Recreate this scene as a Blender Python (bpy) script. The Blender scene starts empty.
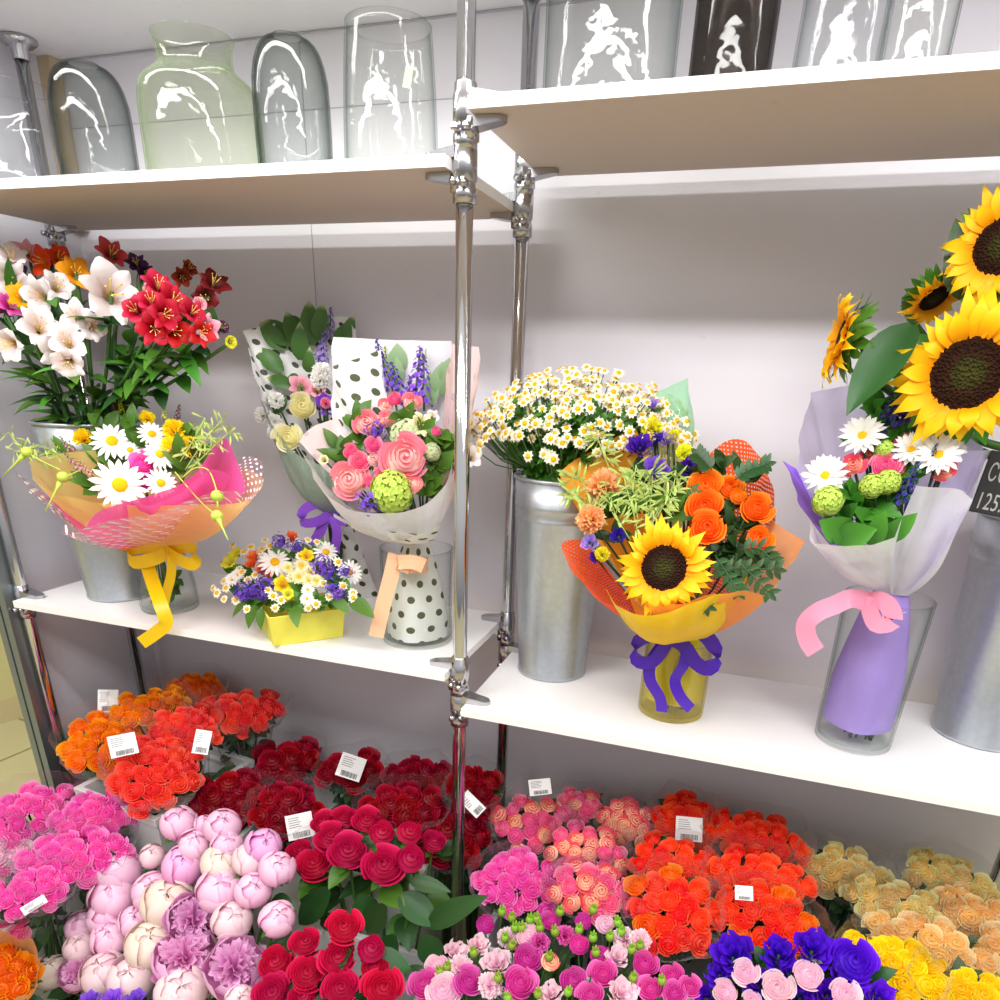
import bpy, math, random
from mathutils import Vector, Matrix
V = Vector
sc = bpy.context.scene
COL = sc.collection
RNG = random.Random(7)
PI = math.pi

# ------------------------------------------------------------------ camera (phone, held in the aisle, looking slightly down)
CAM = V((.429, -1.0934, 0.0))
YAW, PITCH, ROLL = math.radians(17.966), math.radians(23.996), math.radians(1.985)
FPX, PPX, PPY = 703.55, 498.6, 679.5
_sy, _cy, _sp, _cp = math.sin(YAW), math.cos(YAW), math.sin(PITCH), math.cos(PITCH)
FW = V((-_sy*_cp, _cy*_cp, -_sp)); _r = V((_cy, _sy, 0)); _u = _r.cross(FW)
RT = _r*math.cos(ROLL) + _u*math.sin(ROLL); UP = -_r*math.sin(ROLL) + _u*math.cos(ROLL)

def ray(x, y): return FW + RT*((x-PPX)/FPX) - UP*((y-PPY)/FPX)
def at(x, y, Y):                      # the point of the place seen at photo position (x, y), at depth Y behind the front poles
    d = ray(x, y); return CAM + d*((Y-CAM.y)/d.y)
def atz(x, y, z):
    d = ray(x, y); return CAM + d*((z-CAM.z)/d.z)
def mpp(P): return (P-CAM).dot(FW)/FPX   # metres that one photo unit spans there
def proj(P):
    d = P-CAM; z = d.dot(FW); return (PPX+FPX*d.dot(RT)/z, PPY-FPX*d.dot(UP)/z)
def toward(P): return (CAM-P).normalized()

cam = bpy.data.cameras.new('camera'); co = bpy.data.objects.new('camera', cam); COL.objects.link(co)
cam.sensor_fit = 'HORIZONTAL'; cam.sensor_width = 36; cam.lens = FPX/1000*36
cam.shift_x = -(PPX-500)/1000; cam.shift_y = (PPY-500)/1000; cam.clip_start = .01
m = Matrix.Identity(4)
for i in range(3): m[i][0], m[i][1], m[i][2], m[i][3] = RT[i], UP[i], -FW[i], CAM[i]
co.matrix_world = m; sc.camera = co

# ------------------------------------------------------------------ materials
def lin(h):
    if not isinstance(h, str): return tuple(h)+(1,) if len(h) == 3 else tuple(h)
    h = h.lstrip('#'); o = []
    for k in (0, 2, 4):
        c = int(h[k:k+2], 16)/255; o.append(c/12.92 if c <= .04045 else ((c+.055)/1.055)**2.4)
    return tuple(o)+(1,)

class NT:
    def __init__(s, name):
        s.m = bpy.data.materials.new(name); s.m.use_nodes = True; s.t = s.m.node_tree; s.t.nodes.clear()
        s.out = s.n('ShaderNodeOutputMaterial')
    def n(s, typ, **kw):
        nd = s.t.nodes.new(typ)
        for k, v in kw.items():
            if k.startswith('i_'): nd.inputs[k[2:].replace('_', ' ')].default_value = v
            else: setattr(nd, k, v)
        return nd
    def l(s, a, b): s.t.links.new(a, b)
    def math(s, op, a, b=None, c=None):
        nd = s.n('ShaderNodeMath', operation=op)
        for k, x in enumerate((a, b, c)):
            if x is None: continue
            if isinstance(x, (int, float)): nd.inputs[k].default_value = x
            else: s.l(x, nd.inputs[k])
        return nd.outputs[0]
    def mix(s, f, a, b):
        nd = s.n('ShaderNodeMix', data_type='RGBA')
        for k, x in ((0, f), (6, a), (7, b)):
            if isinstance(x, (int, float, tuple)): nd.inputs[k].default_value = x
            else: s.l(x, nd.inputs[k])
        return nd.outputs[2]
    def ramp(s, fac, stops):
        nd = s.n('ShaderNodeValToRGB'); e = nd.color_ramp.elements
        while len(e) < len(stops): e.new(.5)
        for k, (p, c) in enumerate(stops): e[k].position = p; e[k].color = lin(c)
        s.l(fac, nd.inputs[0]); return nd.outputs[0]

MATS = {}
def petal(name, stops, rough=.55, trans=.22, jit=.12, hue=.012, spec=.25):
    """petal colour runs from the base (0) to the rim (1) of each petal; single blooms differ a little"""
    if name in MATS: return MATS[name]
    t = NT(name); uv = t.n('ShaderNodeUVMap'); sx = t.n('ShaderNodeSeparateXYZ'); t.l(uv.outputs[0], sx.inputs[0])
    c = t.ramp(sx.outputs[1], stops)
    oi = t.n('ShaderNodeObjectInfo'); r = oi.outputs['Random']
    hs = t.n('ShaderNodeHueSaturation'); t.l(c, hs.inputs['Color'])
    t.l(t.math('MULTIPLY_ADD', r, 2*hue, .5-hue), hs.inputs['Hue'])
    t.l(t.math('MULTIPLY_ADD', r, 2*jit, 1-jit), hs.inputs['Value'])
    b = t.n('ShaderNodeBsdfPrincipled'); b.inputs['Roughness'].default_value = rough; b.inputs['Specular IOR Level'].default_value = spec
    t.l(hs.outputs[0], b.inputs['Base Color'])
    tr = t.n('ShaderNodeBsdfTranslucent'); t.l(hs.outputs[0], tr.inputs[0])
    mx = t.n('ShaderNodeMixShader'); mx.inputs[0].default_value = trans
    t.l(b.outputs[0], mx.inputs[1]); t.l(tr.outputs[0], mx.inputs[2]); t.l(mx.outputs[0], t.out.inputs[0])
    MATS[name] = t.m; return t.m

def plain(name, col, rough=.5, metal=0, spec=.5, noise=0, nscale=40, bump=0, trans=0):
    if name in MATS: return MATS[name]
    t = NT(name); b = t.n('ShaderNodeBsdfPrincipled')
    b.inputs['Base Color'].default_value = lin(col); b.inputs['Roughness'].default_value = rough
    b.inputs['Metallic'].default_value = metal; b.inputs['Specular IOR Level'].default_value = spec
    if noise or bump:
        tc = t.n('ShaderNodeTexCoord'); nz = t.n('ShaderNodeTexNoise'); nz.inputs['Scale'].default_value = nscale; nz.inputs['Detail'].default_value = 4
        t.l(tc.outputs['Object'], nz.inputs[0])
        if noise:
            c = lin(col); d = tuple(x*(1-noise) for x in c[:3])+(1,)
            t.l(t.mix(nz.outputs[0], d, c), b.inputs['Base Color'])
        if bump:
            bp = t.n('ShaderNodeBump'); bp.inputs['Strength'].default_value = bump; bp.inputs['Distance'].default_value = .004
            t.l(nz.outputs[0], bp.inputs['Height']); t.l(bp.outputs[0], b.inputs['Normal'])
    o = b.outputs[0]
    if trans:
        tr = t.n('ShaderNodeBsdfTranslucent'); tr.inputs[0].default_value = lin(col)
        mx = t.n('ShaderNodeMixShader'); mx.inputs[0].default_value = trans
        t.l(o, mx.inputs[1]); t.l(tr.outputs[0], mx.inputs[2]); o = mx.outputs[0]
    t.l(o, t.out.inputs[0]); MATS[name] = t.m; return t.m

def clear(name, face, edge, refl=.06, rough=.03, bump=0, nscale=30, power=3.0, body=None, bodyf=0, dots=None, edge_body=0):
    """clear sheet or glass: lets light through, tinted more where it is seen edge-on, and mirrors at the surface"""
    if name in MATS: return MATS[name]
    t = NT(name)
    lw = t.n('ShaderNodeLayerWeight'); lw.inputs[0].default_value = .5
    f = t.math('POWER', lw.outputs['Facing'], power)
    tp = t.n('ShaderNodeBsdfTransparent'); t.l(t.mix(f, lin(face), lin(edge)), tp.inputs[0])
    gl = t.n('ShaderNodeBsdfGlossy'); gl.inputs['Roughness'].default_value = rough
    fr = t.math('MULTIPLY_ADD', t.math('POWER', lw.outputs['Facing'], 4.0), .30, refl)
    if bump:
        tc = t.n('ShaderNodeTexCoord'); nz = t.n('ShaderNodeTexNoise'); nz.inputs['Scale'].default_value = nscale; nz.inputs['Detail'].default_value = 3
        t.l(tc.outputs['Object'], nz.inputs[0])
        bp = t.n('ShaderNodeBump'); bp.inputs['Strength'].default_value = bump; bp.inputs['Distance'].default_value = .02
        t.l(nz.outputs[0], bp.inputs['Height']); t.l(bp.outputs[0], gl.inputs['Normal'])
    mx = t.n('ShaderNodeMixShader'); t.l(fr, mx.inputs[0]); t.l(tp.outputs[0], mx.inputs[1]); t.l(gl.outputs[0], mx.inputs[2])
    o = mx.outputs[0]
    if body:
        df = t.n('ShaderNodeBsdfDiffuse'); df.inputs[0].default_value = lin(body)
        tl = t.n('ShaderNodeBsdfTranslucent'); tl.inputs[0].default_value = lin(body)
        m2 = t.n('ShaderNodeMixShader'); m2.inputs[0].default_value = .5; t.l(df.outputs[0], m2.inputs[1]); t.l(tl.outputs[0], m2.inputs[2])
        m3 = t.n('ShaderNodeMixShader')
        if edge_body: t.l(t.math('MULTIPLY_ADD', f, edge_body, bodyf), m3.inputs[0])
        else: m3.inputs[0].default_value = bodyf
        t.l(o, m3.inputs[1]); t.l(m2.outputs[0], m3.inputs[2]); o = m3.outputs[0]
    if dots:
        df = t.n('ShaderNodeBsdfDiffuse'); df.inputs[0].default_value = lin(dots[0])
        m4 = t.n('ShaderNodeMixShader'); t.l(dotmask(t, dots[1], dots[2]), m4.inputs[0])
        t.l(o, m4.inputs[1]); t.l(df.outputs[0], m4.inputs[2]); o = m4.outputs[0]
    t.l(o, t.out.inputs[0]); MATS[name] = t.m; return t.m

def dotmask(t, pitch, rad):
    """staggered round dots, uv in metres"""
    uv = t.n('ShaderNodeUVMap'); sx = t.n('ShaderNodeSeparateXYZ'); t.l(uv.outputs[0], sx.inputs[0])
    v = t.math('DIVIDE', sx.outputs[1], pitch*.87); row = t.math('FLOOR', v)
    u = t.math('ADD', t.math('DIVIDE', sx.outputs[0], pitch), t.math('MULTIPLY', t.math('PINGPONG', row, 1.0), .5))
    a = t.math('MULTIPLY', t.math('SUBTRACT', t.math('FRACT', u), .5), pitch)
    b = t.math('MULTIPLY', t.math('SUBTRACT', t.math('FRACT', v), .5), pitch*.87)
    d = t.math('SQRT', t.math('ADD', t.math('MULTIPLY', a, a), t.math('MULTIPLY', b, b)))
    return t.math('LESS_THAN', d, rad)

def paper(name, col, trans=.3, see=0.0, dots=None, gloss=.1, weave=0):
    """wrapping paper: dull, lets some light shine through; dots=(colour, pitch, radius)"""
    if name in MATS: return MATS[name]
    t = NT(name); c = None
    b = t.n('ShaderNodeBsdfPrincipled'); b.inputs['Roughness'].default_value = .45; b.inputs['Specular IOR Level'].default_value = gloss*3
    tl = t.n('ShaderNodeBsdfTranslucent')
    if dots:
        c = t.mix(dotmask(t, dots[1], dots[2]), lin(col), lin(dots[0])); t.l(c, b.inputs['Base Color']); t.l(c, tl.inputs[0])
    else: b.inputs['Base Color'].default_value = lin(col); tl.inputs[0].default_value = lin(col)
    tc = t.n('ShaderNodeTexCoord'); nz = t.n('ShaderNodeTexNoise'); nz.inputs['Scale'].default_value = 22; nz.inputs['Detail'].default_value = 3
    t.l(tc.outputs['Object'], nz.inputs[0]); bp = t.n('ShaderNodeBump'); bp.inputs['Strength'].default_value = .35; bp.inputs['Distance'].default_value = .015
    t.l(nz.outputs[0], bp.inputs['Height']); t.l(bp.outputs[0], b.inputs['Normal'])
    mx = t.n('ShaderNodeMixShader'); mx.inputs[0].default_value = trans; t.l(b.outputs[0], mx.inputs[1]); t.l(tl.outputs[0], mx.inputs[2]); o = mx.outputs[0]
    if see or weave:
        tp = t.n('ShaderNodeBsdfTransparent'); m2 = t.n('ShaderNodeMixShader'); m2.inputs[0].default_value = see
        if weave:
            uv = t.n('ShaderNodeUVMap'); sx = t.n('ShaderNodeSeparateXYZ'); t.l(uv.outputs[0], sx.inputs[0])
            g = [t.math('LESS_THAN', t.math('FRACT', t.math('DIVIDE', sx.outputs[k], weave)), .62) for k in (0, 1)]
            t.l(t.math('MULTIPLY', t.math('SUBTRACT', 1.0, t.math('MAXIMUM', g[0], g[1])), 1.0), m2.inputs[0])
        t.l(o, m2.inputs[1]); t.l(tp.outputs[0], m2.inputs[2]); o = m2.outputs[0]
    t.l(o, t.out.inputs[0]); MATS[name] = t.m; return t.m

# ------------------------------------------------------------------ mesh builder
class MB:
    def __init__(s): s.v, s.f, s.mi, s.uv = [], [], [], []
    def raw(s, vs, fs, mi=0, M=None, uv=None):
        o = len(s.v)
        for k, p in enumerate(vs):
            p = V(p); s.v.append(M @ p if M else p); s.uv.append(uv[k] if uv else (0, 0))
        for f in fs: s.f.append([o+i for i in f]); s.mi.append(mi)
    def patch(s, fn, nu, nv, mi=0, M=None, wrap=False):
        vs, uv, fs = [], [], []
        for j in range(nv+1):
            for i in range(nu+1):
                u = -1+2*i/nu; v = j/nv; p = fn(u, v); vs.append(p[:3]); uv.append(tuple(p[3:5]) if len(p) > 3 else (u*.5+.5, v))
        w = nu+1
        for j in range(nv):
            for i in range(nu): fs.append((j*w+i, j*w+i+1, (j+1)*w+i+1, (j+1)*w+i))
        s.raw(vs, fs, mi, M, uv)
    def tube(s, pts, rad, n=6, mi=0, cap=True, M=None):
        pts = [V(p) for p in pts]; k = len(pts); rad = [rad]*k if isinstance(rad, (int, float)) else rad
        vs, fs, uv = [], [], []; up = None
        for i, p in enumerate(pts):
            t = (pts[min(i+1, k-1)]-pts[max(i-1, 0)]).normalized()
            if up is None: up = t.orthogonal().normalized()
            up = (up-t*up.dot(t)); up = up.normalized() if up.length > 1e-6 else t.orthogonal().normalized()
            b = t.cross(up)
            for j in range(n):
                a = 2*PI*j/n; vs.append(p+(up*math.cos(a)+b*math.sin(a))*rad[i]); uv.append((j/n, i/(k-1)))
        for i in range(k-1):
            for j in range(n): fs.append((i*n+j, i*n+(j+1) % n, (i+1)*n+(j+1) % n, (i+1)*n+j))
        if cap: fs.append(tuple(range(n))[::-1]); fs.append(tuple(range((k-1)*n, k*n)))
        s.raw(vs, fs, mi, M, uv)
    def lathe(s, prof, n=32, mi=0, M=None, closed=False):
        vs, fs, uv = [], [], []; k = len(prof)
        for i, (r, z) in enumerate(prof):
            for j in range(n): a = 2*PI*j/n; vs.append((r*math.cos(a), r*math.sin(a), z)); uv.append((j/n*.4, z))
        for i in range(k if closed else k-1):
            i2 = (i+1) % k
            for j in range(n): fs.append((i*n+j, i*n+(j+1) % n, i2*n+(j+1) % n, i2*n+j))
        s.raw(vs, fs, mi, M, uv)
    def box(s, lo, hi, mi=0, M=None):
        x0, y0, z0 = lo; x1, y1, z1 = hi
        vs = [(x0,y0,z0),(x1,y0,z0),(x1,y1,z0),(x0,y1,z0),(x0,y0,z1),(x1,y0,z1),(x1,y1,z1),(x0,y1,z1)]
        s.raw(vs, [(3,2,1,0),(4,5,6,7),(0,1,5,4),(1,2,6,5),(2,3,7,6),(3,0,4,7)], mi, M)
    def ball(s, c, r, n=10, m=6, mi=0, sq=(1,1,1), M=None):
        c = V(c)
        def fn(u, v):
            a = u*PI; b = (v-.5)*PI; return (c.x+r*sq[0]*math.cos(b)*math.cos(a), c.y+r*sq[1]*math.cos(b)*math.sin(a), c.z+r*sq[2]*math.sin(b))
        s.patch(fn, n, m, mi, M)
    def mesh(s, name, mats, smooth=True):
        me = bpy.data.meshes.new(name); me.from_pydata([tuple(p) for p in s.v], [], s.f)
        ul = me.uv_layers.new(name='UVMap'); lv = [0]*len(me.loops); me.loops.foreach_get('vertex_index', lv)
        flat = []
        for i in lv: flat += s.uv[i]
        ul.data.foreach_set('uv', flat)
        for mm in (mats if isinstance(mats, (list, tuple)) else [mats]): me.materials.append(mm)
        me.polygons.foreach_set('material_index', s.mi); me.polygons.foreach_set('use_smooth', [smooth]*len(s.f))
        me.update(); return me

def link(name, me, parent=None, M=None):
    o = bpy.data.objects.new(name, me); COL.objects.link(o)
    if parent is not None: o.parent = parent
    if M is not None: o.matrix_basis = M
    return o
def rootloc(o):
    p = V((0, 0, 0))
    while o is not None: p = p+o.location; o = o.parent
    return p
def put(name, mb, mats, parent=None, smooth=True, bevel=0):
    """mesh given in world coordinates, hung under its thing"""
    me = mb.mesh(name, mats, smooth)
    o = link(name, me, parent, Matrix.Translation(-rootloc(parent)) if parent is not None else None)
    if bevel: bv = o.modifiers.new('bevel', 'BEVEL'); bv.width = bevel; bv.segments = 2; bv.limit_method = 'ANGLE'
    return o
def tag(o, label, cat, group=None, kind=None):
    o['label'] = label; o['category'] = cat
    if group: o['group'] = group
    if kind: o['kind'] = kind
    return o
def thing(name, loc, label, cat, group=None):
    o = bpy.data.objects.new(name, None); COL.objects.link(o); o.location = V(loc); o.empty_display_size = .02
    return tag(o, label, cat, group)
def struct(name, mb, mats, smooth=False):
    o = put(name, mb, mats, None, smooth); o['kind'] = 'structure'; return o

def frame(P, d, size=1.0, spin=None, sq=None):
    d = V(d).normalized(); x = d.orthogonal().normalized(); y = d.cross(x)
    R = Matrix((x, y, d)).transposed().to_4x4()
    S = Matrix.Diagonal((size*(sq[0] if sq else 1), size*(sq[1] if sq else 1), size*(sq[2] if sq else 1), 1))
    return Matrix.Translation(P) @ R @ Matrix.Rotation(RNG.uniform(0, 2*PI) if spin is None else spin, 4, 'Z') @ S

# ------------------------------------------------------------------ flower shapes (unit radius, opening towards +z)
SHAPES, CACHE = {}, {}
def lerp(a, b, t): return a+(b-a)*t

def rose_mb(N=13, seed=0, nu=4, nv=5, flat=0.0):
    """petals wound round a filled heart; flat<0 is a closed bud"""
    g = random.Random(seed); mb = MB(); bud = max(0, -flat)
    ztop = lambda r: .52-(.55-.15*max(flat, 0))*r*r+.25*bud
    mb.patch(lambda u, v: (.80*v*math.cos(u*PI), .80*v*math.sin(u*PI), ztop(.80*v)-.20-.10*v, u, .12), 12, 4)
    for i in range(N):
        t = i/(N-1); a = i*2.2+g.uniform(-.3, .3); hw = lerp(2.0, .72, t**.7)*(1+.25*bud*t); R = lerp(.10, .84-.18*bud, t**.8); top = ztop(R)+.03+g.uniform(-.03, .03); roll = (.36*t-.05)*(1-.7*bud); sp = lerp(.07, .06, t); tw = g.uniform(-.08, .08); ph = g.uniform(0, 6)
        def fn(u, v, a=a, hw=hw, R=R, top=top, roll=roll, sp=sp, tw=tw, ph=ph, t=t):
            vv = v*(1-.10*u*u); w = a+hw*u*(.5+.5*math.sin(min(v*1.5, 1)*PI/2)); k = max(0, vv-.60)
            rad = R*(.28+.80*math.sin(min(1, vv*1.25)*PI/2)-.10*vv*(1-t))+roll*k*k*4.0+sp*u*(.4+R)+.025*math.sin(u*4+ph)*v
            z = -.75+(top+.75)*vv-roll*k*k*2.8+tw*u*v+.03*math.sin(u*5+ph)*v
            return (rad*math.cos(w), rad*math.sin(w), z)
        mb.patch(fn, nu, nv)
    return mb
def peony_mb(seed=0, N=10, lump=.05):
    g = random.Random(seed); mb = MB(); mb.patch(lambda u, v: (.76*math.cos((v-.5)*PI)*math.cos(u*PI), .76*math.cos((v-.5)*PI)*math.sin(u*PI), .70*math.sin((v-.5)*PI), u, .3), 14, 8)
    for i in range(N):
        t = i/(N-1); a = i*2.399+g.uniform(-.3, .3); hw = g.uniform(.75, 1.1); lt = lerp(1.85, .80, t**1.3)+g.uniform(-.1, .15); R = lerp(.76, 1.0, t)+g.uniform(-.03, .03); ph = g.uniform(0, 6)
        tp = g.uniform(.05, .24)
        def fn(u, v, a=a, hw=hw, lt=lt, R=R, ph=ph, tp=tp):
            la = -1.45+(lt+1.45)*v*(1-.10*u*u+.035*math.sin(4*u+ph)); w = a+hw*u*(.75+.25*math.sin(v*PI))
            r = R*(1+lump*.6*math.sin(3*u+ph)*v-.05*abs(u)**3+tp*max(0, v-.75)*1.5)
            return (r*math.cos(la)*math.cos(w), r*math.cos(la)*math.sin(w), .92*r*math.sin(la))
        mb.patch(fn, 6, 8)
    return mb
def ruffle(mb, n, g, rmin, rmax, cone, width, zig=.08, nu=6, nv=4, droop=0.0, base=(0, 0, -.25)):
    for i in range(n):
        th = cone*math.sqrt((i+.5)/n); a = i*2.399+g.uniform(-.3, .3)
        d = V((math.sin(th)*math.cos(a), math.sin(th)*math.sin(a), math.cos(th))); e = d.cross(V((0, 0, 1))).normalized() if th > .05 else V((1, 0, 0))
        e = (e+V((g.uniform(-.6, .6), g.uniform(-.6, .6), g.uniform(-.4, .4)))).normalized(); e = (e-d*e.dot(d)).normalized(); q = d.cross(e)
        R = g.uniform(rmin, rmax); ph = g.uniform(0, 6); cu = g.uniform(.05, .25); B = V(base)
        def fn(u, v, d=d, e=e, q=q, R=R, ph=ph, cu=cu, B=B):
            z = 1+zig*math.sin(u*9+ph)*v; L = R*v*(1-.16*u*u)*z
            p = B*(1-v)+d*L+e*(u*width*(.25+.75*v))+q*(cu*(u*u)*v+.09*v*math.sin(u*6+ph)*v)-V((0, 0, droop*v*v))
            return tuple(p)
        mb.patch(fn, nu, nv)
def peony_open_mb(seed=0):
    g = random.Random(seed); mb = MB()
    for i in range(9):
        t = i/8; a = i*2.399+g.uniform(-.3, .3); hw = g.uniform(.7, .95); lt = lerp(.75, .25, t)+g.uniform(-.12, .12); R = lerp(.88, 1.0, t); ph = g.uniform(0, 6)
        def fn(u, v, a=a, hw=hw, lt=lt, R=R, ph=ph):
            la = -1.45+(lt+1.45)*v*(1-.1*u*u+.05*math.sin(5*u+ph)); w = a+hw*u*(.7+.3*math.sin(v*PI)); r = R*(1+.06*math.sin(3*u+ph)*v+.12*max(0, v-.7))
            return (r*math.cos(la)*math.cos(w), r*math.cos(la)*math.sin(w), .9*r*math.sin(la))
        mb.patch(fn, 6, 7)
    ruffle(mb, 34, g, .72, .95, 1.15, .24, .10)
    return mb
def carnation_mb(seed=0, n=46, w=.34):
    g = random.Random(seed); mb = MB(); ruffle(mb, n, g, .82, 1.0, 1.55, w, .10, 8, 3, .12, (0, 0, -.35)); return mb
def lisianthus_mb(seed=0):
    g = random.Random(seed); mb = MB()
    for i in range(11):
        t = i/10; a = i*2.399+g.uniform(-.2, .2); hw = lerp(1.2, .75, t); R = lerp(.2, .85, t); top = lerp(.55, .35, t); ph = g.uniform(0, 6)
        def fn(u, v, a=a, hw=hw, R=R, top=top, ph=ph):
            w = a+hw*u*(.35+.65*v); k = max(0, v-.6); rad = R*(.2+.8*v**.8)+.5*k*k*(1+.8*math.sin(4*u+ph))+.05*math.sin(6*u+ph)*v
            return (rad*math.cos(w), rad*math.sin(w), -.75+(top+.75)*v-.1*k*u*u+.08*math.sin(5*u+ph)*v*v)
        mb.patch(fn, 6, 5)
    return mb
def rays_mb(n, r0, width, seed=0, lay=1, lift=.1, curl=.1, tipw=.5, nu=2, nv=5, jit=.1, point=False):
    g = random.Random(seed); mb = MB()
    for l in range(lay):
        for i in range(n):
            a = 2*PI*(i+.5*l)/n+g.uniform(-.4, .4)/n*2; L = 1-.12*l+g.uniform(-jit, jit*.4); tw = g.uniform(-.3, .3); li = lift*(1+.9*l)+g.uniform(-.06, .06); W = width*g.uniform(.85, 1.12); bend = curl*g.uniform(.4, 1.4)
            ca, sa = math.cos(a), math.sin(a)
            def fn(u, v, ca=ca, sa=sa, L=L, tw=tw, li=li, W=W, bend=bend):
                r = r0+(L-r0)*v*(1-.05*u*u); w = W*(.62+.55*math.sin(PI*min(1, v*1.15)))*max(0, 1-v**3.2)*u if point else W*(.45+.75*math.sin(min(1, v*1.25+.05)*PI*.62))*(1 if v < .7 else math.sqrt(max(0, 1-((v-.7)/.3)**2))*(1-tipw)+tipw*(1-v)/.3)*u
                z = li*math.sin(v*1.6)-bend*v*v+.25*abs(u)*W*(1-v)+tw*u*W
                return (r*ca-w*sa, r*sa+w*ca, z)
            mb.patch(fn, nu, nv)
    return mb
def dome_mb(r, h, n=16, m=5, bumps=0):
    mb = MB(); mb.patch(lambda u, v: (r*math.sin(v*PI/2)*math.cos(u*PI), r*math.sin(v*PI/2)*math.sin(u*PI), h*math.cos(v*PI/2)-.02), n, m); return mb
def lily_mb(seed=0, spread=1.0):
    g = random.Random(seed); mb = MB()
    for i in range(6):
        a = i*PI/3+g.uniform(-.1, .1); W = .42 if i % 2 == 0 else .27; S = spread*g.uniform(.85, 1.0); ca, sa = math.cos(a), math.sin(a); b = g.uniform(.05, .35)
        def fn(u, v, ca=ca, sa=sa, W=W, S=S, b=b, i_=i):
            r = S*(.08+.92*v**1.35); w = W*math.sin(PI*(.10+.90*v**1.15)*.95)**.75*u*(1+.06*math.sin(v*11+i_)); z = -.75+1.05*math.sin(v*1.35)-b*max(0, v-.6)*1.6-.10*abs(u)*v+.35*W*u*u*(1-v)
            return (r*ca-w*sa, r*sa+w*ca, z)
        mb.patch(fn, 4, 6)
    for i in range(5):
        a = i*1.25; mb.tube([(0, 0, -.6), (.1*math.cos(a), .1*math.sin(a), 0), (.24*math.cos(a), .24*math.sin(a), .38)], .018, 4, 1)
        mb.ball((.24*math.cos(a), .24*math.sin(a), .40), .045, 5, 3, 1)
    return mb
def floret(mb, P, d, s, g, k=5):
    M = frame(P, d, s, g.uniform(0, 6))
    for i in range(k):
        a = 2*PI*i/k; c, q = math.cos(a), math.sin(a)
        mb.raw([(0, 0, 0), (.6*c-.42*q, .6*q+.42*c, .25), (c, q, .18), (.6*c+.42*q, .6*q-.42*c, .25)], [(0, 1, 2, 3)], 0, M, [(.5, 0), (.2, .6), (.5, 1), (.8, .6)])
def ball_mb(seed=0, n=70, s=.24, cone=2.2, r=.9, sq=1.0):
    g = random.Random(seed); mb = MB()
    for i in range(n):
        th = cone*math.sqrt((i+.5)/n); a = i*2.399
        d = V((math.sin(th)*math.cos(a), math.sin(th)*math.sin(a), math.cos(th)*sq)); floret(mb, d*r*g.uniform(.88, 1.05), d, s*g.uniform(.8, 1.2), g)
    mb.ball((0, 0, 0), .72, 10, 6, 1, (1, 1, sq)); return mb
def stat_mb(seed):
    g = random.Random(seed); mb = MB()
    for i in range(64):
        th = 1.9*math.sqrt((i+.5)/64); a = i*2.399; d = V((math.sin(th)*math.cos(a), math.sin(th)*math.sin(a), math.cos(th)*.7)); q = d*g.uniform(.55, 1.12)*(1+.18*math.sin(3*a)); floret(mb, q, d+V((g.uniform(-.4, .4), g.uniform(-.4, .4), .1)), g.uniform(.16, .26), g, 4)
    mb.ball((0, 0, -.1), .5, 10, 6, 1, (1, 1, .8)); return mb
def spike_mb(seed=0, n=34, s=.16):
    """long flower spike, 2 units high, 0.35 wide"""
    g = random.Random(seed); mb = MB()
    for i in range(n):
        t = i/(n-1); a = i*2.399; r = lerp(.32, .08, t**1.4); d = V((math.cos(a), math.sin(a), .25+t)).normalized()
        floret(mb, V((math.cos(a)*r, math.sin(a)*r, 2*t)), d, s*lerp(1.15, .6, t), g)
    mb.tube([(0, 0, -.3), (0, 0, 2)], .05, 5, 1); return mb
def leaf_fn(L, W, bend=.25, fold=.2, wav=0.0):
    def fn(u, v):
        w = W*(math.sin(PI*min(1, v*.97+.03)**.8))**.85*u; return (w, L*v*(1-.0*u), fold*abs(w)-bend*L*v*v+wav*math.sin(v*9)*abs(u)*W)
    return fn
def leaf_at(mb, P, along, up, L, W, bend=.25, fold=.25, mi=0, nu=2, nv=5, wav=0.0):
    y = V(along).normalized(); z = V(up); z = (z-y*z.dot(y)); z = z.normalized() if z.length > 1e-4 else y.orthogonal().normalized(); x = y.cross(z)
    M = Matrix.Translation(P) @ Matrix((x, y, z)).transposed().to_4x4(); mb.patch(leaf_fn(L, W, bend, fold, wav), nu, nv, mi, M)

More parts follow.
